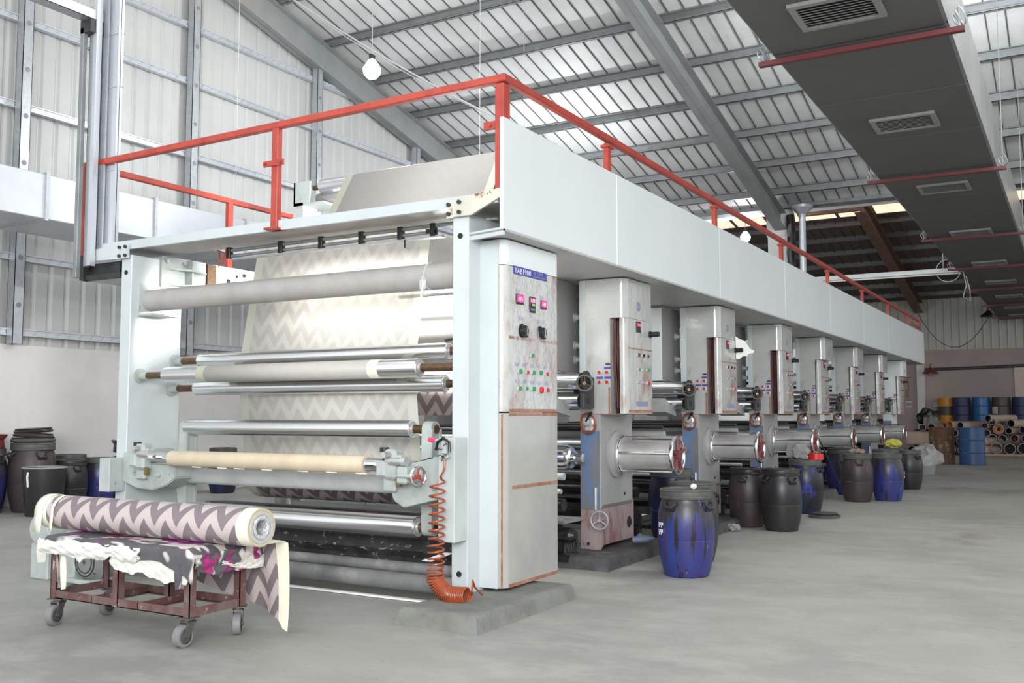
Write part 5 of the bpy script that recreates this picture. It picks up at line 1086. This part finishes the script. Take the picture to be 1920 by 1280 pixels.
# shelf with a blue barrel on it
t = thing('low_table', (-11.2, 15.0, 0), 'low grey table against the wall left of the paper web carrying a blue barrel', 'table')
b = nb(); box(b, -11.7, -10.6, 14.6, 16.6, .72, .78, .01); obj('table_top', b, 'hood_grey', t)
for (x, y) in ((-11.65, 14.65), (-10.65, 14.65), (-11.65, 16.55), (-10.65, 16.55)):
    b = nb(); box(b, x-.03, x+.03, y-.03, y+.03, 0, .72); obj('leg', b, 'iron_dark', t)
o = barrel(-11.1, 15.1, 'plastic_blue_dark', R(15), 'dark blue barrel standing on the low table left of the web', .95, 'lid', LG); o.location.z = .78
for k in range(10):
    o = barrel(-11.2+.25*(k % 2), 17.4+.62*k, ['plastic_black', 'plastic_blue_dark', 'plastic_brown', 'plastic_blue'][k % 4], R(40*k), 'dark barrel in the long row at the gable wall behind the printing stations', 1.15+.1*(k % 3 == 0), 'plastic_black', 'long row of dark barrels seen through the press')
# pale spattered ink cabinet inside the press, behind the bottom roller
t = thing('spattered_cabinet', (-5.6, 8.4, 0), 'low pale blue steel cabinet spattered with ink seen above the bottom roller', 'cabinet')
b = nb(); box(b, -6.3, -5.6, 7.0, 7.05, .15, .62, .006); box(b, -5.59, -4.9, 7.0, 7.05, .15, .62, .006); box(b, -4.80, -4.66, 6.98, 7.05, .1, .62, .006); obj('door_panel', b, 'cyan_box', t)

# ================================================================== cart
ct = thing('roll_cart', (-4.57, 3.78, 0), 'low rusty red steel cart on grey castors in the left foreground', 'cart')
cx0, cx1, cy0, cy1 = -5.16, -4.02, 3.60, 3.99
def angle(bm, x0, x1, y0, y1, z0, z1, th=.004, up=True):
    box(bm, x0, x1, y0, y1, z0, z1)
for (n, a) in (('base_rail', (cx0, cx1, cy0, cy0+.005, .150, .195)), ('base_rail', (cx0, cx1, cy1-.005, cy1, .150, .195)), ('base_rail', (cx0, cx0+.005, cy0, cy1, .150, .195)), ('base_rail', (cx1-.005, cx1, cy0, cy1, .150, .195)),
             ('cross_rail', (-4.80, -4.795, cy0, cy1, .150, .19)), ('cross_rail', (-4.42, -4.415, cy0, cy1, .150, .19))):
    b = nb(); x0, x1, y0, y1, z0, z1 = a; box(b, x0, x1, y0, y1, z0, z1)
    if n == 'cross_rail': box(b, x0, x0+.035, y0, y1, z0, z0+.005)
    elif x1-x0 > .1: box(b, x0, x1, min(y0, y1), min(y0, y1)+.0, z0, z0)if False else box(b, x0, x1, (y0 if y0 < 3.7 else y1-.035), (y0+.035 if y0 < 3.7 else y1), z0, z0+.005)
    obj(n, b, 'rust_red', ct, smooth=False)
for (x, y) in ((cx0+.02, cy0+.02), (-4.60, cy0+.02), (cx1-.02, cy0+.02), (cx1-.02, cy1-.02), (-4.60, cy1-.02), (cx0+.02, cy1-.02)):
    b = nb(); box(b, x-.022, x+.022, y-.022, y-.017, .15, .475); box(b, x+.017 if x > -5 else x-.022, x+.022 if x > -5 else x-.017, y-.022, y+.022, .15, .475); obj('leg', b, 'rust_red', ct, smooth=False)
b = nb(); box(b, cx0, cx1, cy0, cy0+.005, .44, .475); box(b, cx0, cx1, cy1-.005, cy1, .44, .475); box(b, cx0, cx0+.005, cy0, cy1, .44, .475); box(b, cx1-.005, cx1, cy0, cy1, .44, .475); obj('top_rail', b, 'rust_red', ct, smooth=False)
b = nb(); box(b, cx0-.01, cx1, cy0, cy1, .475, .495, .004); obj('top_board', b, 'kraft', ct)
def castor(x, y, ang):
    e = bpy.data.objects.new('castor', None); COL.objects.link(e); e.parent = ct; e.location = Vector((x, y, 0))-ct.location; 
    w0 = Vector((x, y, 0))
    b = nb(); box(b, x-.045, x+.045, y-.045, y+.045, .143, .149); cyl(b, (x, y, .128), (x, y, .145), .026, seg=16)
    for s in (-1, 1): prism(b, [(x-.035, y+s*.024, .13), (x+.03, y+s*.024, .13), (x+.052, y+s*.024, .055), (x+.035, y+s*.024, .045), (x+.012, y+s*.024, .055)], (0, 0, 0), (0, s*.004, 0))
    box(b, x-.035, x+.03, y-.028, y+.028, .125, .131); cyl(b, (x+.034, y-.034, .058), (x+.034, y+.034, .058), .008, seg=10)
    for v in b.verts: v.co -= w0
    y_ = y
    me_f = b; fork = obj('castor_fork', me_f, 'castor_dark', None); fork.parent = e
    b = nb(); lathe(b, (.034, -.022, .058), (0, 1, 0), [(0, .040), (0, .052), (.004, .058), (.040, .058), (.044, .052), (.044, .040)], 36); wh = obj('castor_wheel', b, 'castor_grey', None); wh.parent = e
    b = nb(); lathe(b, (.034, -.021, .058), (0, 1, 0), [(0, 0), (0, .014), (.002, .016), (.004, .042), (.038, .042), (.042, .016), (.044, .014), (.044, 0)], 24); hb = obj('wheel_hub', b, 'castor_dark', None); hb.parent = e
    e.rotation_euler.z = R(ang); return e
castor(cx0+.045, cy0+.02, -72); castor(cx1-.03, cy0+.02, -85); castor(cx1-.03, cy1-.02, -50); castor(cx0+.05, cy1-.02, -75)
# cloth cover: a draped grid
cl = thing('cart_cover', (-4.57, 3.78, .5), 'ink dyed grey and magenta cloth over the cart with torn white lining', 'cloth')
def draped(nx, ny, fx, name, m, thick=.004):
    b = nb(); g = [[b.verts.new(fx(i/nx, j/ny)) for i in range(nx+1)] for j in range(ny+1)]
    for j in range(ny):
        for i in range(nx): b.faces.new((g[j][i], g[j][i+1], g[j+1][i+1], g[j+1][i]))
    o = obj(name, b, m, cl, ang=80); md = o.modifiers.new('thickness', 'SOLIDIFY'); md.thickness = thick; return o
def nz(a, b): return math.sin(a*7.1+b*5.3)*.55+math.sin(a*15.7-b*6.9)*.3+math.sin(a*31+b*4)*.15
def topf(u, v):
    x = cx0-.05+(cx1-cx0+.12)*u; s = v*.60-.02
    y = cy1+.04-s; z = .508+.004*nz(u*2, v*2)
    drop_ = .03+.012*nz(u*1.5, 2)+min(.055, max(0, u-.42)*.35)+max(0, u-.80)*.30
    if s > .42:
        k = (s-.42)/.16; y = cy0-.028-.012*nz(u*2, 0)-.014*min(k*3, 1); z = .508-drop_*k
    if u > .95: z -= (u-.95)*.8
    if u < .05: z -= (.05-u)*1.5
    return Vector((x, y, z))
draped(100, 44, topf, 'dyed_top', 'cloth_top')
def skirt(u, v):
    x = cx0-.058+(cx1-cx0-.28)*u; d = .085+.022*nz(u*1.6, 3)+.006*nz(u*5, 1)-max(0, u-.7)*.1
    return Vector((x, cy0-.036-.016*math.sin(v*3.1)-.008*nz(u*3, v*2), .488-d*v-.008*nz(u*2, 0)))
draped(110, 12, skirt, 'torn_lining', 'cloth_white', .006)
def skirt2(u, v):
    x = -4.62+.60*u; return Vector((x, cy0-.018-.008*nz(u*3, v*2), .47-(.105+.05*u+.018*nz(u*1.8, 1))*v))
draped(60, 8, skirt2, 'torn_lining', 'cloth_white', .006)
def side(u, v):
    y = cy0-.03+(cy1-cy0+.08)*u; d = .075+.045*math.sin(u*3.14)+.015*nz(u*1.5, 1); return Vector((cx1+.07+.012*nz(u*2, v*2), y, .478-d*v))
draped(50, 10, side, 'dyed_side', 'cloth_top')
def sidew(u, v):
    y = cy0+.15+(cy1-cy0-.09)*u; d = .02+.05*u*u; return Vector((cx1+.074+.01*nz(u*2, v*2), y, .43-.03*math.sin(u*3.14)-d*v-.0))
draped(30, 6, sidew, 'torn_lining', 'cloth_white')
def flap(x0, x1, z0, z1, y, nm='hanging_scrap', m='cloth_white'):
    b = nb(); n = 10; L = []; Q = []
    for k in range(n+1):
        f = k/n; w = 1-.15*f; L.append(b.verts.new((x0+.008*math.sin(f*4), y-.012*math.sin(f*4), z0+(z1-z0)*f))); Q.append(b.verts.new((x0+(x1-x0)*w+.008*math.sin(f*4), y-.01*math.cos(f*3), z0+(z1-z0)*f+.008)))
    for k in range(n): b.faces.new((L[k], Q[k], Q[k+1], L[k+1]))
    o = obj(nm, b, m, cl, ang=80); md = o.modifiers.new('thickness', 'SOLIDIFY'); md.thickness = .003
flap(-5.24, -5.16, .46, .345, 3.565)
flap(-5.07, -5.025, .43, .20, 3.60, m='web_back'); flap(-4.09, -4.05, .42, .29, 3.565, m='cloth_top'); flap(-5.15, -5.11, .40, .23, 3.61, m='kraft_pale')
# the wallpaper roll lying on the cart
rc = thing('wallpaper_roll', (-4.565, 3.78, .612), 'big roll of mauve chevron wallpaper lying across the cart', 'paper roll')
RX0, RX1, RY, RZ, RR = -5.43, -3.70, 3.78, .612, .100
sheet('paper_layer', arc(RY, RZ, RR, -100, 260, 60), RX0, RX1, 'chev_dark', rc, thick=0)
b = nb()
lathe(b, (RX1, RY, RZ), (1, 0, 0), [(-.001, RR-.0005), (.001, RR-.001), (0, .086), (-.002, .085), (.001, .083), (.001, .062)], 56); obj('wound_end', b, 'paper_edge', rc)
b = nb(); lathe(b, (RX0, RY, RZ), (-1, 0, 0), [(0, RR-.001), (0, .04)], 48); obj('wound_end', b, 'paper_edge', rc)
b = nb(); lathe(b, (RX1, RY, RZ), (1, 0, 0), [(.002, .084), (.004, .082), (.004, .068), (.002, .066)], 48); obj('grey_layers', b, 'paper_grey', rc)
b = nb(); lathe(b, (RX1, RY, RZ), (1, 0, 0), [(.0, .062), (.004, .061), (.006, .052), (.004, .044), (-.004, .0385), (-.3, .037), (-1.7, .037)], 40); random.seed(3)
for v in b.verts:
    if v.co.x > RX1-.1: v.co += Vector((random.random()*.004, (random.random()-.5)*.004, (random.random()-.5)*.004))
obj('foil_core', b, 'core_foil', rc)
# loose outer sheet at the left end: cream edge and a torn strip
ex = sheet('loose_edge', arc(RY, RZ, RR+.004, 62, 185, 14)+[(RY-.108, .56), (RY-.112, .50)], RX0-.02, RX0+.055, 'cream', rc)
st = sheet('torn_strip', arc(RY, RZ, RR+.005, 100, 185, 10)+[(RY-.108, .56), (RY-.112, .515)], RX0+.13, RX0+.16, 'web_back', rc)
# free end of the paper hanging behind the cart to the floor
b = nb(); uvl = b.loops.layers.uv.new('UVMap'); t = thing('hanging_paper_end', (-4.2, 4.08, .5), 'chevron paper end hanging behind the cart down to the floor', 'paper')
nx, nv = 40, 16; g = []
for j in range(nv+1):
    row = []
    for i in range(nx+1):
        x = -5.50+1.73*i/nx; f = j/nv
        top = (3.86, .515); u = i/nx
        zb = .36-.30*max(0, u-.30)/.70 if u > .30 else .36+.1*(0.30-u)
        if u > .95: zb -= .03
        s = f; z = .500+(zb-.500)*s
        y = 4.055+.03*math.sin(u*7+s*2)+.02*s*math.sin(u*17)+.05*s*(1-u)
        if x > -3.98: y -= .02
        xx = x+.03*s*u
        row.append((b.verts.new((xx, y, z)), (1.73*u, (.515-z))))
    g.append(row)
for j in range(nv):
    for i in range(nx):
        q = (g[j][i], g[j][i+1], g[j+1][i+1], g[j+1][i]); f = b.faces.new([a[0] for a in q])
        for lp, a in zip(f.loops, q): lp[uvl].uv = a[1]
o = obj('paper_sheet', b, 'chev_dark', t, ang=80); md = o.modifiers.new('thickness', 'SOLIDIFY'); md.thickness = .0015
sheet('paper_fold', [(3.80, .507), (3.95, .509), (4.03, .512), (4.055, .50)], -5.50, -3.775, 'chev_dark', t)
# blower motor behind the cart
t = thing('blower_motor', (-5.6, 4.75, 0), 'grey finned electric motor on the floor behind the cart', 'motor')
b = nb(); lathe(b, (-6.05, 4.72, .17), (0, -1, 0), [(0, 0), (0, .13), (.16, .13), (.17, .15), (.19, .15), (.21, .13), (.24, .11), (.25, .05), (.25, 0)], 32); mt = obj('motor_body', b, 'motor', t)
b = nb()
for r in (.05, .075, .10): torus(b, (-6.05, 4.475, .17), (0, 1, 0), r, .005, 28, 6)
for k in range(6): a = R(60*k+20); tube(b, [(-6.05, 4.472, .17), (-6.05+.12*math.cos(a), 4.49, .17+.12*math.sin(a))], .006, 6)
obj('fan_grille', b, 'iron_dark', mt)
b = nb(); box(b, -6.32, -6.20, 4.50, 4.62, .03, .36, .012); box(b, -6.22, -5.95, 4.44, 4.60, .02, .05, .006); obj('terminal_box', b, 'cast', t)
b = nb(); lathe(b, (-6.62, 4.62, .36), (0, -1, 0), [(0, 0), (0, .12), (.10, .12), (.12, .10), (.12, 0)], 28); box(b, -6.70, -6.50, 4.50, 4.7, 0, .26, .01); obj('blower_housing', b, 'cast', t)

# ================================================================== steel drums and tube stack at the far end
DP = [(0, 0), (0, .285), (.012, .292), (.02, .285), (.27, .285), (.285, .294), (.30, .285), (.57, .285), (.585, .294), (.60, .285), (.86, .285), (.868, .292), (.88, .290), (.88, .275), (.862, .272), (.862, 0)]
def drum(x, y, z, m, label, grp=None, band=None):
    t = thing('steel_drum', (x, y, z), label, 'steel drum', grp)
    b = nb(); lathe(b, (x, y, z), (0, 0, 1), DP, 40); d = obj('drum_shell', b, m, t)
    if band:
        b = nb(); lathe(b, (x, y, z), (0, 0, 1), [(.285, .2955), (.285, .2965), (.585, .2965), (.585, .2955)], 40, closed=True); obj('dirty_band', b, band, t)
    b = nb(); cyl(b, (x+.12, y, z+.862), (x+.12, y, z+.878), .03, seg=14); obj('bung', b, 'iron_dark', t)
    return t
drum(-2.25, 25.55, 0, 'drum_blue', 'lone faded blue steel drum on the floor before the tube stack')
drum(-2.93, 25.75, 0, 'drum_rust', 'rusted green brown steel drum left of the lone blue drum')
cols = [('drum_yellow', 'drum_grey', 'orange yellow drum with a dirty middle band, leftmost of the top tier at the wall'), ('drum_navy', None, 'navy drum right of the yellow drum on the top tier'), ('drum_sky', None, 'bright blue drum in the middle of the top tier'), ('drum_grey', None, 'grey brown drum with a torn paper label on the top tier'), ('drum_navy', None, 'navy drum right of the grey brown drum on the top tier'), ('drum_navy', None, 'navy drum cut off by the right edge of the photo')]
for i, (m, bd, l) in enumerate(cols):
    x = -4.12+.61*i+(.12 if i == 0 else 0); y = 36.75-(.12 if i == 0 else 0)
    d = drum(x, 36.6 if i else 36.95, .88, m, l, 'drums stacked two high at the far wall', bd)
    if i == 3:
        b = nb(); lathe(b, (x, 36.6, .88), (0, 0, 1), [(.33, .296), (.57, .296)], 40)
        for f in [f for f in b.faces if not (f.calc_center_median().y < 36.45 and -.32 < f.calc_center_median().x-x < -.10)]: b.faces.remove(f)
        obj('paper_label', b, 'paper_label', d)
    drum(x, 36.6 if i else 36.95, 0, ['drum_navy', 'drum_navy', 'drum_blue'][i % 3], 'blue drum of the bottom tier at the far wall behind the tube stack', 'bottom tier drums behind the tube stack')
# cardboard tubes
tubes = [(-2.14, .22, .164, 0), (-1.79, .20, .162, 0), (-1.44, .21, .162, 0), (-1.10, .21, .16, 0), (-2.38, .65, .106, 6), (-2.23, .50, .120, 0), (-1.97, .49, .119, 0), (-1.66, .50, .118, 12), (-1.38, .50, .12, 12), (-2.07, .76, .150, 0), (-1.80, .72, .100, 22), (-2.42, .86, .097, 10), (-2.22, .98, .096, 8), (-1.74, .93, .118, 28), (-2.33, 1.07, .110, 30),
         (-3.36, .87, .122, 32), (-3.07, .86, .118, 34), (-3.24, .64, .112, 0), (-3.34, .42, .105, 0), (-3.34, .14, .128, 0), (-3.08, .40, .11, 0), (-3.05, .14, .12, 0), (-2.72, .16, .13, 60), (-2.62, .42, .12, 60), (-4.10, .80, .100, 0), (-3.86, .81, .105, 5), (-4.42, .13, .125, 0), (-4.12, .13, .125, 0), (-1.45, .75, .11, 40), (-1.2, .62, .12, 45)]
TG = 'cardboard tubes stacked at the far end'
ends = ['drum_navy', 'dark', 'dark', 'dark_red']
for i, (x, z, r, a) in enumerate(tubes):
    y = 31.5; L = 1.25
    lbl = 'cardboard tube with a dark hollow end in the stack at the far end'; inner = ends[i % 4]
    if i == 9: inner = 'drum_yellow'; lbl = 'cardboard tube with a yellow lined end in the stack'
    if i == 15: inner = 'drum_yellow'; lbl = 'cardboard tube with a yellow rim lying on top above the rusted drum'
    if i == 14: lbl = 'topmost cardboard tube lying askew on the right half of the stack'
    if i in (24, 25): lbl = 'cardboard tube end on the kraft wrapped pile left of the rusted drum'
    t = thing('cardboard_tube', (x, y, z), lbl, 'cardboard tube', TG)
    dx, dy = math.sin(R(a)), math.cos(R(a)); ax = Vector((dx, dy, 0))
    b = nb(); lathe(b, (x, y, z), ax, [(0, r*.98), (.01, r), (L, r), (L, 0)], 28); obj('tube_wall', b, 'kraft_pale', t)
    b = nb(); lathe(b, (x, y, z), ax, [(.002, r*.99), (-.004, r*.96), (-.004, r*.84), (.01, r*.82)], 28); obj('rim', b, 'ring_grey', t)
    b = nb(); lathe(b, (x, y, z), ax, [(.0, r*.83), (.25, r*.80), (.25, r*.35)], 28); obj('lining', b, inner, t)
    b = nb(); lathe(b, (x, y, z), ax, [(.24, r*.36), (.24, 0)], 16); obj('hollow', b, 'dark', t)
# pale wrapped pile and pallet
b = nb(); box(b, -4.62, -3.62, 31.6, 32.9, .27, .68, .08, 4); o = tag(obj('wrapped_pile', b, 'kraft_pale'), 'pile of rolls wrapped in pale kraft paper left of the rusted drum', 'wrapped pile'); recenter(o, (-4.1, 32, .27))
t = thing('pallet', (-1.7, 31.9, 0), 'low wooden pallet board under the cardboard tube stack', 'pallet')
b = nb(); box(b, -2.75, -.8, 31.4, 32.9, .0, .055, .005); obj('deck_board', b, 'kraft', t)
rag(-3.9, 32.0, .68, (.22, .15, .2), 'castor_grey', 'heap of grey sacking on the tubes behind the rusted drum', 21, 'sacking', 'sacking')
rag(-4.35, 34.7, .70, (.30, .25, .30), 'rubber', 'black plastic heap behind the tubes at the far pilaster', 22, 'plastic_heap', 'plastic heap')
b = nb(); box(b, -4.7, -3.3, 34.2, 35.2, 0, .70, .03); o = tag(obj('black_crate', b, 'rubber'), 'low black crate before the far wall left of the yellow drum', 'crate'); recenter(o, (-4, 34.7, 0))
